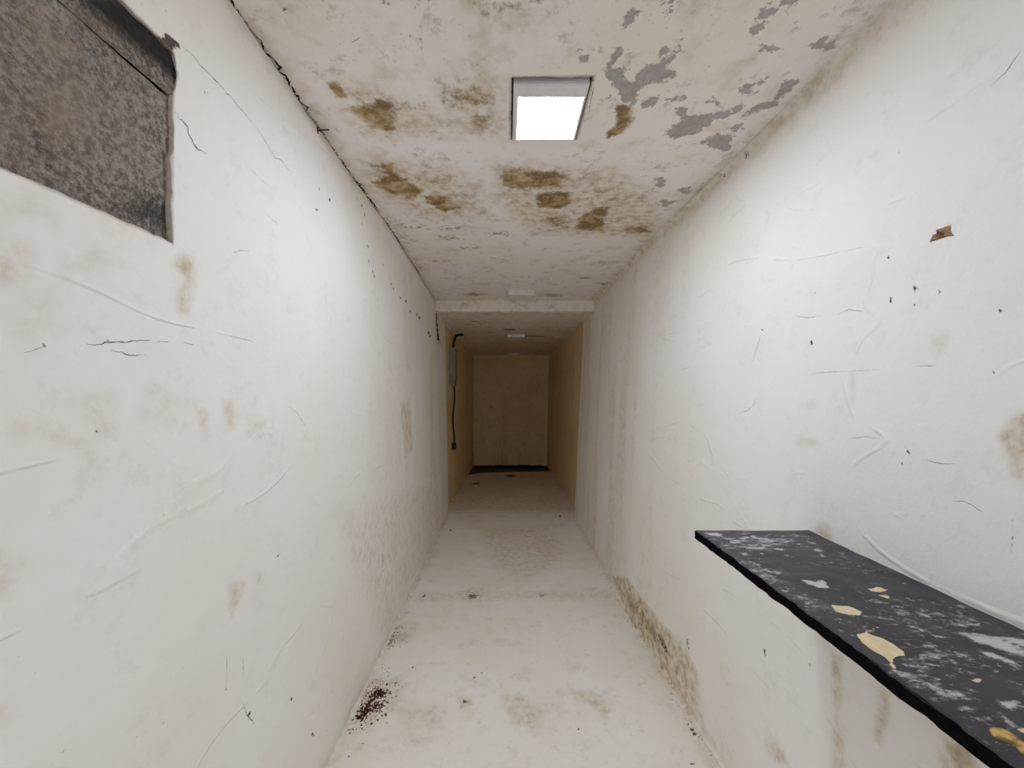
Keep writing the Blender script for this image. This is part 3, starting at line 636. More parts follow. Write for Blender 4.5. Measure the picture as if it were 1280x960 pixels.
M_WALL_L = plaster('left_wall_plaster', (0.895, 0.87, 0.82), (0.88, 0.84, 0.76), ridge_rot=(0.6, 0, 0), speck=1.0, dirt=0.08, scuff=0.2)
M_WALL_R = plaster('right_wall_plaster', (0.895, 0.87, 0.82), (0.88, 0.84, 0.76), ridge_rot=(-0.5, 0, 0), speck=1.0, dirt=0.08, scuff=0.2)
M_CEIL = plaster('ceiling_plaster', (0.90, 0.85, 0.825), (0.87, 0.80, 0.71), speck=1.5, ridges=0.2, dirt=0.60, scuff=1.0)
M_FLOOR = plaster('floor_screed', (0.90, 0.86, 0.79), (0.87, 0.80, 0.69), speck=0.8, ridges=0.1, dirt=0.28, scuff=0.45)
M_FAR = plaster('far_plaster', (0.89, 0.735, 0.47), (0.83, 0.65, 0.38), stretch=(1, 1.6, 0.16), speck=1.0, ridges=0.3, dirt=0.45, scuff=0.6)  # warm, dim cast of the far end put into a yellower plaster colour

def concrete(name):
    s = NT(name)
    n1 = s.noise(9, 6, 0.65); n2 = s.noise(95, 6, 0.78)
    c = s.mix(s.step(n2, 0.36, 0.64), (0.56, 0.49, 0.43), (0.18, 0.15, 0.127))
    c = s.mix(s.math('MULTIPLY', s.step(n1, 0.42, 0.7), 0.45), c, (0.46, 0.37, 0.28))
    t = s.math('MULTIPLY', s.attr('tint'), s.step(n1, 0.3, 0.6))
    c = s.mix(s.math('MULTIPLY', t, 0.8), c, (0.50, 0.385, 0.27))
    b = s.math('MULTIPLY', s.attr('brown'), s.step(n2, 0.35, 0.6))
    c = s.mix(b, c, (0.16, 0.075, 0.045))
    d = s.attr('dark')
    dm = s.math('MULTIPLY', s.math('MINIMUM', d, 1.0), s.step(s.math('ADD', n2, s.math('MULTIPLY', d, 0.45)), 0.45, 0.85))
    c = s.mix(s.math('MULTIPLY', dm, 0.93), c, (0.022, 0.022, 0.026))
    nr = s.bump(n2, 0.9, 0.012); nr = s.bump(n1, 0.5, 0.02, nr)
    return s.out(c, 0.9, nr, 0.2)
M_CONC = concrete('rough_concrete')

def shelf_mat():
    s = NT('paint_spattered_black_stone')
    n1 = s.noise(5, 5, 0.6, s.scaled((1, 0.5, 1))); n2 = s.noise(60, 6, 0.7); n3 = s.noise(26, 7, 0.7, s.scaled((0.35, 1, 1)))
    c = s.mix(s.step(n1, 0.35, 0.7), (0.024, 0.0235, 0.026), (0.044, 0.041, 0.044))
    c = s.mix(s.math('MULTIPLY', s.step(n3, 0.56, 0.74), 0.6), c, (0.17, 0.155, 0.15))
    top = s.attr('top')
    sp = s.math('MULTIPLY', s.math('MULTIPLY', s.step(s.noise(95, 4, 0.72), 0.58, 0.66), s.step(s.noise(9, 3, 0.6), 0.45, 0.62)), top)
    c = s.mix(s.math('MULTIPLY', sp, 0.7), c, (0.55, 0.53, 0.52))
    gn = s.noise(70, 6, 0.75, s.scaled((0.5, 1, 1)))
    w = broken(s, 'white', gn, 2.3, 0.30, 0.72)
    c = s.mix(s.math('MULTIPLY', w, 0.85), c, (0.62, 0.60, 0.60))
    t = broken(s, 'tan', s.noise(60, 6, 0.7), 1.3, 0.42, 0.56)
    c = s.mix(t, c, s.mix(s.step(n2, 0.35, 0.7), (0.74, 0.63, 0.42), (0.66, 0.52, 0.31)))
    g = broken(s, 'gold', gn, 1.0, 0.42, 0.6)
    c = s.mix(g, c, s.mix(s.step(n2, 0.4, 0.62), (0.60, 0.40, 0.13), (0.20, 0.09, 0.02)))
    pm = s.math('MAXIMUM', s.math('MAXIMUM', w, t), g)
    nr = s.bump(n2, 0.12, 0.003); nr = s.bump(pm, 0.35, 0.002, nr)
    return s.out(c, s.step(pm, 0, 1, False, (0.42, 0.75)), nr, 0.35)
M_SHELF = shelf_mat()
M_EDGE = simple('black_stone_edge', (0.004, 0.004, 0.0045), 0.85, 0.06, 0.2, 50, 0.5)
M_FRAME = simple('lamp_white_plastic', (0.78, 0.76, 0.76), 0.45, 0.4, 0.04, 12)
M_FRAME_OLD = simple('lamp_dusty_plastic', (0.80, 0.76, 0.70), 0.6, 0.3, 0.06, 25)
M_FRAME_WHITE = simple('lamp_clean_plastic', (0.90, 0.89, 0.87), 0.5, 0.4, 0.03, 20)
M_DIFF_OFF = simple('lamp_diffuser_unlit', (0.82, 0.79, 0.73), 0.5, 0.4, 0.03, 10)
M_GAP = simple('recess_dark_render', (0.12, 0.085, 0.06), 0.9, 0.1, 0.3, 60, 0.4)
M_RUST = simple('rusty_iron', (0.10, 0.055, 0.035), 0.8, 0.3, 0.3, 80, 0.3)
M_BOX = simple('grey_enamel', (0.27, 0.29, 0.25), 0.55, 0.4, 0.1, 14)
M_CABLE = simple('black_cable', (0.020, 0.016, 0.014), 0.6, 0.3, 0.2, 40)
M_DIRT = simple('dark_dirt', (0.035, 0.020, 0.013), 0.95, 0.1, 0.35, 35, 0.6)
M_CRUMB = simple('red_brown_crumbs', (0.095, 0.030, 0.020), 0.9, 0.1, 0.35, 90)
M_CRACK = simple('crack_shadow_dust', (0.16, 0.135, 0.115), 0.95, 0.05, 0.3, 60)
M_SOOT = simple('joint_grime', (0.045, 0.032, 0.024), 0.95, 0.05, 0.3, 70)
M_CRACK_TAN = simple('crack_raw_render', (0.40, 0.30, 0.20), 0.95, 0.05, 0.3, 60)
M_BRICK = simple('broken_brick', (0.52, 0.33, 0.20), 0.9, 0.1, 0.40, 110, 0.8)
M_OUT = simple('outside_paving', (0.45, 0.43, 0.40), 0.9, 0.2, 0.1, 6)
def emit(name, col, strength):
    s = NT(name)
    s.put(s.bsdf.inputs['Base Color'], (0.8, 0.8, 0.8))
    s.bsdf.inputs['Emission Color'].default_value = (*col, 1); s.bsdf.inputs['Emission Strength'].default_value = strength
    return s.m
M_LED = emit('led_diffuser_lit', (0.765, 0.858, 1.0), LED_STRENGTH)

# ------------------------------------------------------------------ the corridor: Y runs away from the viewer, Z up, floor at 0
Y0 = -1.15           # front wall
YL, YR = 4.64, 4.50  # where the thick near walls end
YS = 3.96            # the ceiling drops here
YB = 8.60            # back wall
ZC = EYE + 0.94      # near ceiling
ZF = EYE + 0.825     # far ceiling
def floor_z(y): return np.where(y > 4.7, -0.21 * (y - 4.7) / 3.9, 0.0)
def xl0(y, z):
    t = np.clip(z / 2.4, 0, 1)
    b = np.interp(y, [0, 4.7], [-.700, -.710]); u = np.interp(y, [.9, 2.56, 3.96, 4.7], [-.664, -.684, -.745, -.75])
    return b + (u - b) * t
def xr0(y, z):
    t = np.clip(z / 2.4, 0, 1)
    b = np.interp(y, [.9, 1.5, 2.52, 4.6], [.855, .845, .795, .787]); u = np.interp(y, [.9, 1.3, 2.35, 4.0, 4.6], [.935, .945, .90, .905, .90])
    return b + (u - b) * t
def fillet(d, r):    # how far a coved joint of radius r stands out at distance d from the corner
    d = np.clip(d, 0, r)
    return r - np.sqrt(np.maximum(r * r - (r - d) ** 2, 0))
def xl(y, z):
    return xl0(y, z) + relief(y, z, 11) + fillet(z, 0.010) + 0.006 * np.exp(-((2.36 - z) / 0.02) ** 2)
def xr(y, z):
    return xr0(y, z) + relief(y, z, 31) - fillet(z, 0.014) - fillet(ZC - z, 0.022)
def top_gap(y): return np.clip(0.004 + 0.006 * vnoise(y, y * 0, 9, 5) + 0.004 * vnoise(y, y * 0, 31, 6), 0.0, 0.016)
NAMES = ('brown', 'peel', 'dark', 'tint', 'raw')

# niche (bricked-up opening) on the left wall
NY0, NY1, NZ0, NZ1 = -0.15, 0.770, EYE + 0.300, EYE + 0.678
LY = grid_lines(Y0, YL, 0.0075, (NY0, NY1))
LZ = np.concatenate([np.linspace(0, 0.05, 8)[:-1], np.linspace(0.05, ZC, 270)])
for s_ in (NZ0, NZ1): LZ[np.argmin(np.abs(LZ - s_))] = s_
def wl_fn(a, b):
    z = b.copy()
    z[:, -1] = ZC - top_gap(a[:, -1]); z[:, -2] = np.minimum(z[:, -2], z[:, -1] - 0.004)
    y = a.copy()
    # ragged rim of the opening
    ry = (np.abs(a - NY1) < 1e-6) & (b > NZ0 - .02) & (b < NZ1 + .02)
    y = np.where(ry, a + 0.006 * vnoise(b, b * 0, 14, 71) + 0.003 * vnoise(b, b * 0, 45, 72) + 0.012 * np.clip((b - 2.0) / .14, 0, 1) * np.clip((2.14 - b) / .03, 0, 1), y)
    rz = (np.abs(b - NZ1) < 1e-6) & (a < NY1 + .02)
    z = np.where(rz, b + 0.006 * vnoise(a, a * 0, 16, 73) + 0.003 * vnoise(a, a * 0, 50, 74), z)
    rz = (np.abs(b - NZ0) < 1e-6) & (a < NY1 + .02)
    z = np.where(rz, b + 0.004 * vnoise(a, a * 0, 12, 75) + 0.002 * vnoise(a, a * 0, 60, 76), z)
    return xl(a, b), y, z
la, lb = np.meshgrid(LY, LZ, indexing='ij')
lay = marks_to_layers(la, lb, LEFT_MARKS, NAMES)
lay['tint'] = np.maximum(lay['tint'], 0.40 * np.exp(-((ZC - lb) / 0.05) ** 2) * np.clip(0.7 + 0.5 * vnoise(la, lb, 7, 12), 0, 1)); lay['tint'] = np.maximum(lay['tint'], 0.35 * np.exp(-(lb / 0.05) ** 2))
lay['tint'] = np.maximum(lay['tint'], 0.42 * np.clip(vnoise(la * 3.2, lb * 0.35, 3, 13), 0, 1) * np.clip((la - 1.6) / 1.5, 0, 1))
wall_left = grid_mesh('wall_left', LY, LZ, wl_fn, lay, M_WALL_L, keep=lambda a, b: ~((a > NY0) & (a < NY1) & (b > NZ0) & (b < NZ1)), flip=True)
extrude_rim(wall_left, lambda c: NY0 - .03 < c.y < NY1 + .03 and NZ0 - .03 < c.z < NZ1 + .03, Vector((-0.026, 0, 0)))
tag(wall_left, 'white rough plastered wall with a concrete-filled opening and a long crack', 'wall', kind='structure')

RY = grid_lines(Y0, YR, 0.0075)
RZ = np.concatenate([np.linspace(0, 0.05, 9)[:-1], np.linspace(0.05, ZC - 0.07, 255)[:-1], np.linspace(ZC - 0.07, ZC, 16)])
ra, rb = np.meshgrid(RY, RZ, indexing='ij')
rl_ = marks_to_layers(ra, rb, RIGHT_MARKS, NAMES)
rl_['tint'] = np.maximum(rl_['tint'], 0.62 * np.exp(-((ZC - rb) / 0.055) ** 2)); rl_['tint'] = np.maximum(rl_['tint'], 0.40 * np.exp(-(rb / 0.04) ** 2))  # joint grime, plus the cove's soft shade painted into the tint
rl_['tint'] = np.maximum(rl_['tint'], 0.42 * np.clip(vnoise(ra * 3.2, rb * 0.35, 3, 14), 0, 1) * np.clip((ra - 1.6) / 1.5, 0, 1))
wall_right = grid_mesh('wall_right', RY, RZ, lambda a, b: (xr(a, b), a, b), rl_, M_WALL_R)
tag(wall_right, 'white trowelled plaster wall behind the black stone shelf', 'wall', kind='structure')

# far, set-back stretches of both walls with the returns that lead to them
FXL = lambda y: np.interp(y, [YL, YB], [-.778, -.753])
FXR = lambda y, z=0.0: np.interp(y, [YR, YB], [.868, .890]) + 0.022 * np.clip(z, 0, 3)
FY = np.linspace(YL, YB, 150); FZ = np.linspace(-0.25, ZF, 90)
fa, fb = np.meshgrid(FY, FZ, indexing='ij')
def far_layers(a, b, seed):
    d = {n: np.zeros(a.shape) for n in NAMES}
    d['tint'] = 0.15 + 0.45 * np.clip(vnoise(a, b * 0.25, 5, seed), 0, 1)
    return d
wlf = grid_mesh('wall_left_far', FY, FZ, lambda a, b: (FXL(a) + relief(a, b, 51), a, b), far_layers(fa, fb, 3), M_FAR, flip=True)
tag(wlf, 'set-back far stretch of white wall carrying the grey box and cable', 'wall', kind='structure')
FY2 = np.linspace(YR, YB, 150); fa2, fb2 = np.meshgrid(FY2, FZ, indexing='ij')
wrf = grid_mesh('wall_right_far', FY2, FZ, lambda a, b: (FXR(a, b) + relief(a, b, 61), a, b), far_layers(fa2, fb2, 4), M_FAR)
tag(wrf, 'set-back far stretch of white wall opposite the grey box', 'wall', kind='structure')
def wall_return(name, y, side, label, parent):
    A = np.linspace(0, 1, 5); B = np.linspace(-0.02, ZC, 120)
    def fn(a, b):
        near = (xl if side < 0 else xr)(np.full(a.shape, y), np.clip(b, 0.0, ZC)); far = (FXL(np.full(a.shape, y)) if side < 0 else FXR(np.full(a.shape, y), b)) + side * 0.02
        return near + (far - near) * a, np.full(a.shape, y), b
    return grid_mesh(name, A, B, fn, {n: np.zeros((5, 120)) for n in NAMES}, M_FAR, flip=(side > 0), parent=parent)
wall_return('wall_return', YL, -1, None, wall_left)
wall_return('wall_return', YR, 1, None, wall_right)

BX = np.linspace(-0.80, 0.98, 90); BZ = np.linspace(-0.25, ZF + 0.02, 110)
ba, bb = np.meshgrid(BX, BZ, indexing='ij')
bl = far_layers(ba, bb, 8)
bl['dark'] = 0.9 * poly_mask(ba, bb, [(-.80, -.25), (.93, -.25), (.93, -.195), (.5, -.185), (.1, -.18), (-.3, -.185), (-.80, -.18)], 0.03)
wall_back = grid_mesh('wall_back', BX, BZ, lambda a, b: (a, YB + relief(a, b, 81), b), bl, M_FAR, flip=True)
tag(wall_back, 'plain dim end wall closing the corridor', 'wall', kind='structure')

# ceiling: near slab, drop, far slab
HX0, HX1, HY0, HY1 = 0.0145, 0.2565, 1.150, 1.436     # hole cut for the lit lamp
CX = np.linspace(-0.80, 1.02, 250)
for s_ in (HX0, HX1): CX[np.argmin(np.abs(CX - s_))] = s_
CY = grid_lines(Y0, YS, 0.0062, (HY0, HY1))
ca, cb = np.meshgrid(CX, CY, indexing='ij')
def ceil_fn(a, b):
    y = b.copy()
    hit = (np.abs(b - HY0) < 1e-6) & (a > HX0 - .001) & (a < HX1 + .001)
    y = np.where(hit, b + 0.0035 * vnoise(a, a * 0, 40, 91), y)
    return a, y, ZC + np.abs(relief(a, b, 95)) * 0.9
cl = marks_to_layers(ca, cb, CEIL_MARKS, NAMES)
# grime along both joints, with soft corner shade painted into the tint
jl = np.abs(ca - xl0(cb, np.full(cb.shape, 2.4))); jr = np.abs(xr0(cb, np.full(cb.shape, 2.4)) - ca)
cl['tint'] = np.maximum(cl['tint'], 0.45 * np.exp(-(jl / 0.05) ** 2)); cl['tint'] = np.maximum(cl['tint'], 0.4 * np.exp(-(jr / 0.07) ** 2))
ceiling = grid_mesh('ceiling', CX, CY, ceil_fn, cl, M_CEIL, keep=lambda a, b: ~((a > HX0) & (a < HX1) & (b > HY0) & (b < HY1)), flip=True)
extrude_rim(ceiling, lambda c: HX0 - .02 < c.x < HX1 + .02 and HY0 - .02 < c.y < HY1 + .02, Vector((0, 0, 0.05)))
tag(ceiling, 'stained white ceiling with brown damp patches and flaked grey plaster', 'ceiling', kind='structure')
bm = bmesh.new(); bm_box(bm, HX0 - .01, HY0 - .01, ZC + .045, HX1 + .01, HY1 + .01, ZC + .06)
obj('lamp_recess', bm, M_GAP, ceiling)
DX = np.linspace(-0.80, 1.02, 120); DZ = np.linspace(ZF, ZC + 0.01, 14)
da, db = np.meshgrid(DX, DZ, indexing='ij')
step_lay = {n: np.zeros(da.shape) for n in NAMES}; step_lay['tint'] += 0.2
drop = grid_mesh('ceiling_drop', DX, DZ, lambda a, b: (a, YS + 0.6 * relief(a, b, 101) + fillet(b - ZF, 0.02), b), step_lay, M_CEIL, flip=True, parent=ceiling)
EY = np.linspace(YS, YB + .02, 180)
ea, eb = np.meshgrid(CX[::2], EY, indexing='ij')
def far_ceil(a, b): return a, b, ZF + 0.8 * relief(a, b, 111) * np.clip((b - YS) / .1, 0, 1)
el = marks_to_layers(ea, eb, CEIL_MARKS, NAMES)
el['tint'] = np.maximum(el['tint'], 0.5 * np.clip(0.8 + 0.4 * vnoise(ea, eb, 3, 16), 0, 1))  # lower ceiling's far-end dimness painted into its tint
near_names = el
grid_mesh('ceiling_far', CX[::2], EY, far_ceil, near_names, M_CEIL, flip=True, parent=ceiling)

# floor
GX = np.linspace(-0.85, 0.98, 200); GY = np.concatenate([grid_lines(Y0, 4.7, 0.0075)[:-1], np.linspace(4.7, YB + .02, 110)])
ga, gb = np.meshgrid(GX, GY, indexing='ij')
gl = marks_to_layers(ga, gb, FLOOR_MARKS, NAMES)
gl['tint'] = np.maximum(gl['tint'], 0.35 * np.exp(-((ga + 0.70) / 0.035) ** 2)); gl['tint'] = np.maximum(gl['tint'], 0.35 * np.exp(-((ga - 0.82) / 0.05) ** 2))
gl['tint'] = np.maximum(gl['tint'], 0.55 * np.clip((gb - 4.3) / 1.2, 0, 1) * np.clip(0.8 + 0.4 * vnoise(ga, gb, 3, 15), 0, 1))  # tint deepens with distance: the unlit far end painted into the floor
floor = grid_mesh('floor', GX, GY, lambda a, b: (a, b, floor_z(b) + 0.7 * relief(a, b, 121)), gl, M_FLOOR)
tag(floor, 'worn cream cement floor running the length of the corridor', 'floor', kind='structure')

# front wall behind the viewer, with the open doorway daylight comes through
DW0, DW1, DH = -0.52, 0.68, 2.15
bm = bmesh.new()
bm_box(bm, -1.0, Y0 - .15, -0.30, DW0, Y0, ZC + .06); bm_box(bm, DW1, Y0 - .15, -0.30, 1.2, Y0, ZC + .06); bm_box(bm, DW0, Y0 - .15, DH, DW1, Y0, ZC + .06)
wf = obj('wall_front', bm, M_WALL_R); tag(wf, 'white wall around the open doorway at the near end', 'wall', kind='structure')
bm = bmesh.new(); bm_box(bm, -3, Y0 - 5.0, -0.12, 3, Y0, -0.03)
tag(obj('ground', bm, M_OUT), 'grey paving outside the open doorway', 'ground', kind='structure')

# unseen slabs added behind the plaster, above and below, to block sky light
def light_block(name, parent, mat, *b):
    bm = bmesh.new(); bm_box(bm, *b); return obj(name, bm, mat, parent)
light_block('wall_light_block', wall_left, M_GAP, -1.05, Y0 - .15, -.40, -.797, YB + .25, ZC + .03)
light_block('wall_light_block', wall_right, M_GAP, .975, Y0 - .15, -.40, 1.25, YB + .25, ZC + .03)
light_block('wall_light_block', wall_back, M_GAP, -.80, YB + .03, -.40, .99, YB + .25, ZC + .03)
light_block('roof_light_block', ceiling, M_GAP, -1.05, Y0 - .15, ZC + .055, 1.25, YB + .25, ZC + .20)
light_block('floor_light_block', floor, M_GAP, -1.05, Y0 - .15, -.45, 1.25, YB + .25, -.30)

# ------------------------------------------------------------------ concrete filling of the opening
def infill(name, z0, z1, depth, seed):
    A = np.linspace(NY0 - .01, NY1 + .025, 170); B = np.linspace(z0, z1, max(20, int((z1 - z0) / .0045)))
    a, b = np.meshgrid(A, B, indexing='ij')
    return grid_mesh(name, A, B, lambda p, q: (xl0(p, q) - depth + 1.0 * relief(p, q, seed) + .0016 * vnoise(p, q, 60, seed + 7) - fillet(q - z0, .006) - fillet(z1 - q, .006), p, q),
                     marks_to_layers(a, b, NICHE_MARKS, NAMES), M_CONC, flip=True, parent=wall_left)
infill('concrete_infill', NZ0 - .02, EYE + 0.594, 0.008, 141)
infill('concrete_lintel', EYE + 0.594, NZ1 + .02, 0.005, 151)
bm = bmesh.new(); bm_box(bm, -.80, NY0 - .02, NZ0 - .03, -.745, NY1 + .03, NZ1 + .03)
obj('infill_backing', bm, M_CONC, wall_left)

# ------------------------------------------------------------------ cracks: thin open seams in the plaster
def seam(name, pts, w, place, mat, parent, seed):
    rnd = random.Random(seed)
    P = []
    for (a0, b0), (a1, b1) in zip(pts, pts[1:]):
        L = math.hypot(a1 - a0, b1 - b0); n = max(2, int(L / 0.006))
        for k in range(n):
            t = k / n; P.append((a0 + (a1 - a0) * t + rnd.gauss(0, w * .7), b0 + (b1 - b0) * t + rnd.gauss(0, w * .7)))
    P.append(pts[-1])
    bm = bmesh.new(); prev = None
    for i, (a, b) in enumerate(P):
        j = min(i + 1, len(P) - 1); k = max(i - 1, 0)
        da_, db_ = P[j][0] - P[k][0], P[j][1] - P[k][1]; L = math.hypot(da_, db_) or 1
        na, nb = -db_ / L, da_ / L
        ww = w * (0.35 + 0.9 * rnd.random()) * min(1, 0.3 + 3 * min(i, len(P) - 1 - i) / len(P))
        cur = [bm.verts.new(place(a + na * ww / 2, b + nb * ww / 2, 0.0006)), bm.verts.new(place(a - na * ww / 2, b - nb * ww / 2, 0.0006))]
        if prev: bm.faces.new((prev[0], prev[1], cur[1], cur[0]))
        prev = cur
    return obj(name, bm, mat, parent)
f1 = lambda f, a, b: float(f(np.array([a]), np.array([b]))[0])
pl_l = lambda a, b, h: (f1(xl, a, b) + h, a, b)
pl_r = lambda a, b, h: (f1(xr, a, b) - h, a, b)
pl_c = lambda a, b, h: (a, b, ZC + abs(f1(relief_c, a, b)) * .9 - h)
relief_c = lambda a, b: relief(a, b, 95)
for i, (w, p) in enumerate(LEFT_CRACKS): seam('crack', p, w, pl_l, M_CRACK_TAN if i == 2 else (M_SOOT if w > .01 else M_CRACK), wall_left, 200 + i)
for i, (w, p) in enumerate(RIGHT_CRACKS): seam('crack', p, w, pl_r, M_CRACK, wall_right, 300 + i)
for i, (w, p) in enumerate(CEIL_CRACKS): seam('crack', p, w, pl_c, M_CRACK, ceiling, 400 + i)

# dirt-filled crack along the joint of left wall and ceiling
for k, (y0_, y1_, w) in enumerate([(.60, .98, .007), (1.0, 1.30, .007), (1.32, 1.44, .004), (1.46, 1.66, .006), (1.68, 2.0, .010), (2.05, 2.5, .006), (2.7, 3.1, .006)]):
    ys = np.linspace(y0_, y1_, 14)
    seam('crack', [(f1(xl, y, ZC - .004) + .0025, y) for y in ys], w, pl_c, M_SOOT, ceiling, 500 + k)

# chip in the right wall with broken brick showing
CHIP = [
 (0.831,1.784),
 (0.827,1.798),
 (0.818,1.797),
 (0.818,1.806),
 (0.805,1.805),
 (0.791,1.805),
 (0.79,1.791),
 (0.782,1.778),
 (0.795,1.781),
 (0.811,1.783),
]
bm = bmesh.new(); rnd = random.Random(5)
ctr = (sum(p[0] for p in CHIP) / len(CHIP), sum(p[1] for p in CHIP) / len(CHIP))
rings = []
for f_, h in ((1.0, -0.001), (0.85, 0.0022), (0.55, 0.003), (0.25, 0.0035)):
    rings.append([bm.verts.new(pl_r(ctr[0] + (a - ctr[0]) * f_ * rnd.uniform(.93, 1.07), ctr[1] + (b - ctr[1]) * f_ * rnd.uniform(.93, 1.07), h * rnd.uniform(.2, 1.6) if h > 0 else h)) for a, b in CHIP])
for A_, B_ in zip(rings, rings[1:]):
    for k in range(len(CHIP)):
        k2 = (k + 1) % len(CHIP); bm.faces.new((A_[k], A_[k2], B_[k2], B_[k]))
bm.faces.new(rings[-1])
ch = obj('exposed_brick', bm, M_BRICK, wall_right); tag(ch, 'small chip in the plaster with brown brick showing')

# ------------------------------------------------------------------ black stone shelf
SZ = EYE - 0.408; SX0 = 0.553; SY0, SY1 = 0.12, 1.132; TH = 0.022
shelf = empty('stone_shelf', (0.70, 0.62, SZ - TH)); sh0 = Vector(shelf.location)
def wobble(y, s): return 0.0012 * vnoise(y, y * 0 + s, 22, 160 + s) + 0.0014 * vnoise(y, y * 0 + s, 75, 161 + s) + 0.0008 * vnoise(y, y * 0 + s, 160, 162 + s)
SA = np.linspace(0, 1, 110); SB = np.linspace(SY0, SY1, 330)
sa, sb = np.meshgrid(SA, SB, indexing='ij')
xw = xr0(SB, np.full(SB.shape, SZ)) + 0.012
def shelf_x(a, b):
    wall = np.interp(b, SB, xw); x0 = SX0 + wobble(b, 1)
    return x0 + (wall - x0) * a
sx = shelf_x(sa, sb)
sl = marks_to_layers(sx, sb, SHELF_MARKS, ('white', 'tan', 'gold')); sl['top'] = np.ones(sa.shape)
top = grid_mesh('shelf_top', SA, SB, lambda a, b: (shelf_x(a, b) - sh0.x, b - sh0.y, SZ - sh0.z + 0.0012 * vnoise(sx, b, 30, 170) - 0.5 * fillet(a * .3, .004)), sl, M_SHELF, parent=shelf)
EB = np.linspace(0, 1, 9)
def edge_fn(a, b):
    x0 = SX0 + wobble(a, 1) * (1 - b) + wobble(a, 2) * 0.8 * b
    bulge = 0.0015 * vnoise(a, b * 4, 60, 173)
    zt = SZ + 0.0012 * vnoise(x0, a, 30, 170)
    return x0 + bulge - sh0.x, a - sh0.y, zt - b * (TH + 0.0012 * vnoise(a, a * 0, 30, 175)) - sh0.z
grid_mesh('shelf_front_edge', SB, EB, edge_fn, {}, M_EDGE, parent=shelf, flip=True)
bm = bmesh.new(); bm_box(bm, SX0 + .006 - sh0.x, SY0 - sh0.y, 0, 0.895 - sh0.x, SY1 - .002 - sh0.y, TH - 0.004)
obj('shelf_slab', bm, M_EDGE, shelf)
bm = bmesh.new(); y0_, y1_ = 0.392 - sh0.y, 0.424 - sh0.y
pr = [(SX0 + .004, 0.004), (0.885, 0.004), (0.885, -0.36), (0.83, -0.36), (SX0 + .004, -0.12)]
va = [bm.verts.new((x - sh0.x, y0_, z)) for x, z in pr]; vb = [bm.verts.new((x - sh0.x, y1_, z)) for x, z in pr]
bm.faces.new(va); bm.faces.new(vb[::-1])
for k in range(5): bm.faces.new((va[k], vb[k], vb[(k + 1) % 5], va[(k + 1) % 5]))
obj('bracket', bm, M_EDGE, shelf)
tag(shelf, 'black stone shelf spattered with white and tan paint, fixed to the white wall', 'shelf')

# ------------------------------------------------------------------ ceiling lamps
def lamp(label, x0, x1, y0, y1, ztop, zbot, rim, dm, fm, lip):
    """square panel: body box, four-sided rim, diffuser plate"""
    c = Vector(((x0 + x1) / 2, (y0 + y1) / 2, ztop))
    t = empty('ceiling_light', c)
    rl, rr, rn, rf = rim
    bm = bmesh.new()
    ox = [(x0, y0), (x1, y0), (x1, y1), (x0, y1)]; ix = [(x0 + rl, y0 + rn), (x1 - rr, y0 + rn), (x1 - rr, y1 - rf), (x0 + rl, y1 - rf)]
    V = lambda p, z: bm.verts.new((p[0] - c.x, p[1] - c.y, z - c.z))
    ot = [V(p, ztop) for p in ox]; ob = [V(p, zbot) for p in ox]; ib = [V(p, zbot) for p in ix]; it = [V(p, zbot + lip) for p in ix]
    for k in range(4):
        j = (k + 1) % 4
        bm.faces.new((ot[k], ot[j], ob[j], ob[k])); bm.faces.new((ob[k], ob[j], ib[j], ib[k])); bm.faces.new((ib[k], ib[j], it[j], it[k]))
    bm.faces.new(ot)
    bmesh.ops.bevel(bm, geom=[e for e in bm.edges if all(v in ob for v in e.verts)], offset=0.0025, segments=2, affect='EDGES')
    obj('frame', bm, fm, t)
    bm = bmesh.new(); bm_box(bm, x0 + rl - .001 - c.x, y0 + rn - .001 - c.y, zbot + lip - c.z - 0.001, x1 - rr + .001 - c.x, y1 - rf + .001 - c.y, zbot + lip + 0.003 - c.z)
    d = obj('diffuser', bm, dm, t)
    tag(t, label, 'ceiling light', 'square ceiling light panels')
    return t
lit = lamp('glowing square light panel hanging in its hole in the stained ceiling', 0.0195, 0.251, 1.167, 1.432, ZC + 0.030, ZC - 0.006, (0.016, 0.008, 0.050, 0.012), M_LED, M_FRAME, 0.004)
lamp('unlit square light panel just before the drop in the ceiling', 0.010, 0.250, 3.55, 3.78, ZC + 0.004, ZC - 0.045, (0.012, 0.012, 0.012, 0.012), M_DIFF_OFF, M_FRAME_OLD, 0.002)
lamp('unlit square light panel halfway along the lower ceiling, beside a dark crack', 0.004, 0.250, 5.50, 5.72, ZF + 0.006, ZF - 0.036, (0.012, 0.012, 0.012, 0.012), M_DIFF_OFF, M_FRAME_WHITE, 0.002)
lamp('unlit square light panel close to the end wall', 0.030, 0.250, 8.12, 8.35, ZF + 0.006, ZF - 0.040, (0.012, 0.012, 0.012, 0.012), M_DIFF_OFF, M_FRAME_WHITE, 0.002)

# ------------------------------------------------------------------ nail in the left wall-ceiling joint
nl = empty('nail', (-0.683, 1.355, ZC - 0.016)); nv = Vector(nl.location)
bm = bmesh.new(); bm_tube(bm, [(-.012, 0, -.003), (.015, .001, .0), (.052, .004, .004)], .0026, 6); obj('shank', bm, M_RUST, nl)
bm = bmesh.new(); bm_tube(bm, [(.014, 0, -.014), (.014, 0, .010)], .003, 6); obj('head', bm, M_RUST, nl)
tag(nl, 'rusty nail sticking out of the crack between left wall and ceiling', 'nail')

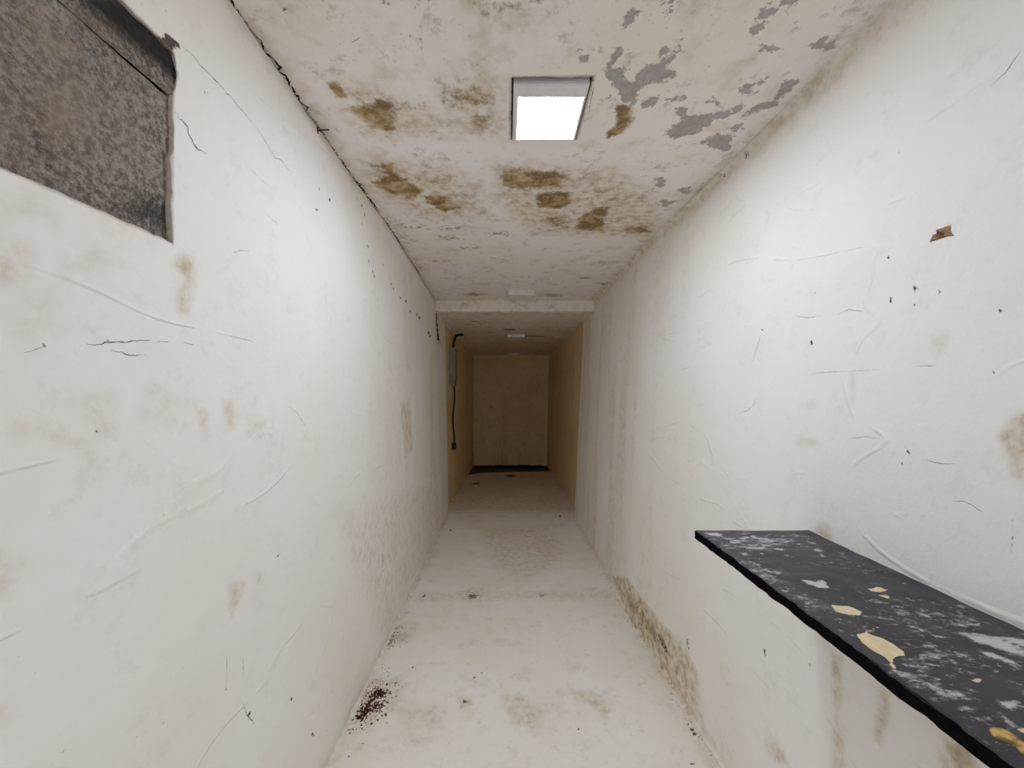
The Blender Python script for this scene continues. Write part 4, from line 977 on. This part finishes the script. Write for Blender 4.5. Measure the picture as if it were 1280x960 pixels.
# ------------------------------------------------------------------ grey electrical box and cables on the far left wall
bxo = empty('electrical_box', (-0.765, 5.22, EYE + 0.10)); bo = Vector(bxo.location)
def lb(x0, y0, z0, x1, y1, z1, name, mat, bev=0.006):
    bm = bmesh.new(); bm_box(bm, x0 - bo.x, y0 - bo.y, z0 - bo.z, x1 - bo.x, y1 - bo.y, z1 - bo.z)
    bmesh.ops.bevel(bm, geom=bm.edges[:], offset=bev, segments=2, affect='EDGES')
    return obj(name, bm, mat, bxo)
wx = -0.785
lb(wx, 5.10, EYE + .13, -0.700, 5.34, EYE + .595, 'body', M_BOX)
dr = lb(-0.702, 5.115, EYE + .15, -0.692, 5.325, EYE + .575, 'door', M_BOX, .003)
lb(-0.765, 5.16, EYE + .09, -0.705, 5.34, EYE + .135, 'cable_gland', M_BOX, .004)
tag(bxo, 'tall grey metal electrical box mounted on the far left wall', 'electrical box')
def cable(name, label, pts, r, plug=None):
    o = Vector(pts[-1]); t = empty(name, o)
    bm = bmesh.new(); bm_tube(bm, [Vector(p) - o for p in pts], r, 8); obj('cord', bm, M_CABLE, t, True)
    if plug:
        bm = bmesh.new(); bm_tube(bm, [(0, 0, .06), (0, 0, .045), (0, 0, -.03), (0, 0, -.045)], 0, 10, [.014, .03, .03, .018]); obj('plug', bm, M_CABLE, t, True)
    tag(t, label, 'cable')
    return t
rc = random.Random(3)
pts = []
for k in range(26):
    t_ = k / 25; pts.append((-0.742 + .008 * math.sin(t_ * 9), 5.33 + .03 * math.sin(t_ * 7), EYE + .11 - t_ * .87))
cable('hanging_cable', 'black cable with a plug dangling below the grey electrical box', pts, .011, True)
cable('feed_cable', 'black cable dropping from the lower ceiling to the grey electrical box', [(-.62, 5.46, ZF - .012), (-.68, 5.46, ZF - .014), (-.722, 5.44, ZF - .025), (-.738, 5.40, ZF - .07), (-.742, 5.33, ZF - .16), (-.742, 5.29, EYE + .585)], .017)

# ------------------------------------------------------------------ dirt on the floor
def crumbs(name, label, clumps, seed, big=1.0):
    rnd = random.Random(seed); bm = bmesh.new()
    for cx, cy, sx_, sy_ in [c[:4] for c in clumps for _ in range(c[4])]:
        x = cx + sx_ * rnd.gauss(0, 1); y = cy + sy_ * rnd.gauss(0, 1)
        if x < f1(xl0, y, 0.0) + .012: x = f1(xl0, y, 0.0) + .012 + abs(rnd.gauss(0, .008))
        z = float(floor_z(np.array([y]))[0]) + 0.7 * f1(lambda a, b: relief(a, b, 121), x, y)
        L = rnd.uniform(.003, .011) * big; W = L * rnd.uniform(.25, .7); H = rnd.uniform(.001, .004) * big; a = rnd.uniform(0, math.pi)
        ca_, sa_ = math.cos(a), math.sin(a)
        q = [bm.verts.new((x + p * ca_ - w * sa_, y + p * sa_ + w * ca_, z - .0008 + (H if up else 0))) for p, w, up in ((L, 0, 0), (0, W, 0), (-L, 0, 0), (0, -W, 0), (rnd.uniform(-.3, .3) * L, 0, 1))]
        for k in range(4): bm.faces.new((q[k], q[(k + 1) % 4], q[4]))
        bm.faces.new((q[3], q[2], q[1], q[0]))
    o = obj(name, bm, M_CRUMB); tag(o, label, 'dirt', kind='stuff'); return o
crumbs('dirt_crumbs', 'heap of dark red-brown crumbs on the floor against the left wall', ((-0.655, 1.75, .016, .022, 200), (-0.622, 1.86, .018, .015, 190), (-0.60, 1.79, .020, .025, 110), (-0.645, 1.80, .012, .04, 110), (-0.62, 1.82, .05, .10, 150)), 21, 1.1)
crumbs('dirt_crumbs', 'thin scatter of brown crumbs further along the left wall foot', ((-0.675, 2.27, .014, .035, 130), (-0.655, 2.30, .04, .06, 110)), 22, .8)
crumbs('dirt_crumbs', 'few dark crumbs in the middle of the cream floor', ((-0.255, 2.745, .016, .010, 30), (-0.25, 2.76, .05, .04, 16)), 23)

def foot_line(name, label, xf, y0_, y1_, n, seed, off):
    rr = random.Random(seed)
    ys = [y0_ + (y1_ - y0_) * rr.random() for _ in range(n)]
    return crumbs(name, label, [(f1(xf, y, 0.0) + off * (0.4 + abs(rr.gauss(0, .5))), y, .006, .01, rr.choice((1, 1, 2, 4))) for y in ys], seed, .75)
foot_line('dirt_crumbs', 'dotted line of dark crumbs along the foot of the left wall', xl0, 2.35, 4.4, 70, 24, .028)
foot_line('dirt_crumbs', 'dotted line of dark crumbs along the foot of the right wall', xr0, 1.35, 4.3, 80, 25, -.030)

def heap(name, label, x0, x1, y0, y1, h, seed):
    A = np.linspace(0, 1, 70); B = np.linspace(0, 1, 16)
    def fn(a, b):
        x = x0 + (x1 - x0) * a; fr = y0 + 0.10 * vnoise(x, x * 0, 5, seed) + 0.04 * vnoise(x, x * 0, 17, seed + 1)
        y = fr + (y1 - fr) * b
        hh = h * np.clip(b * 1.6, 0, 1) * (0.55 + 0.35 * vnoise(x, y, 9, seed + 2) + 0.25 * vnoise(x, y, 27, seed + 3))
        hh = hh * np.clip(np.minimum(a, 1 - a) * 9, 0, 1) ** .5
        return x, y, floor_z(y) + np.maximum(hh, 0) - 0.006 * (b < .01)
    o = grid_mesh(name, A, B, fn, {}, M_DIRT); tag(o, label, 'dirt', kind='stuff'); return o
heap('dirt_heap', 'dark damp dirt heaped along the foot of the end wall', -.745, .885, 8.30, 8.612, .045, 31)
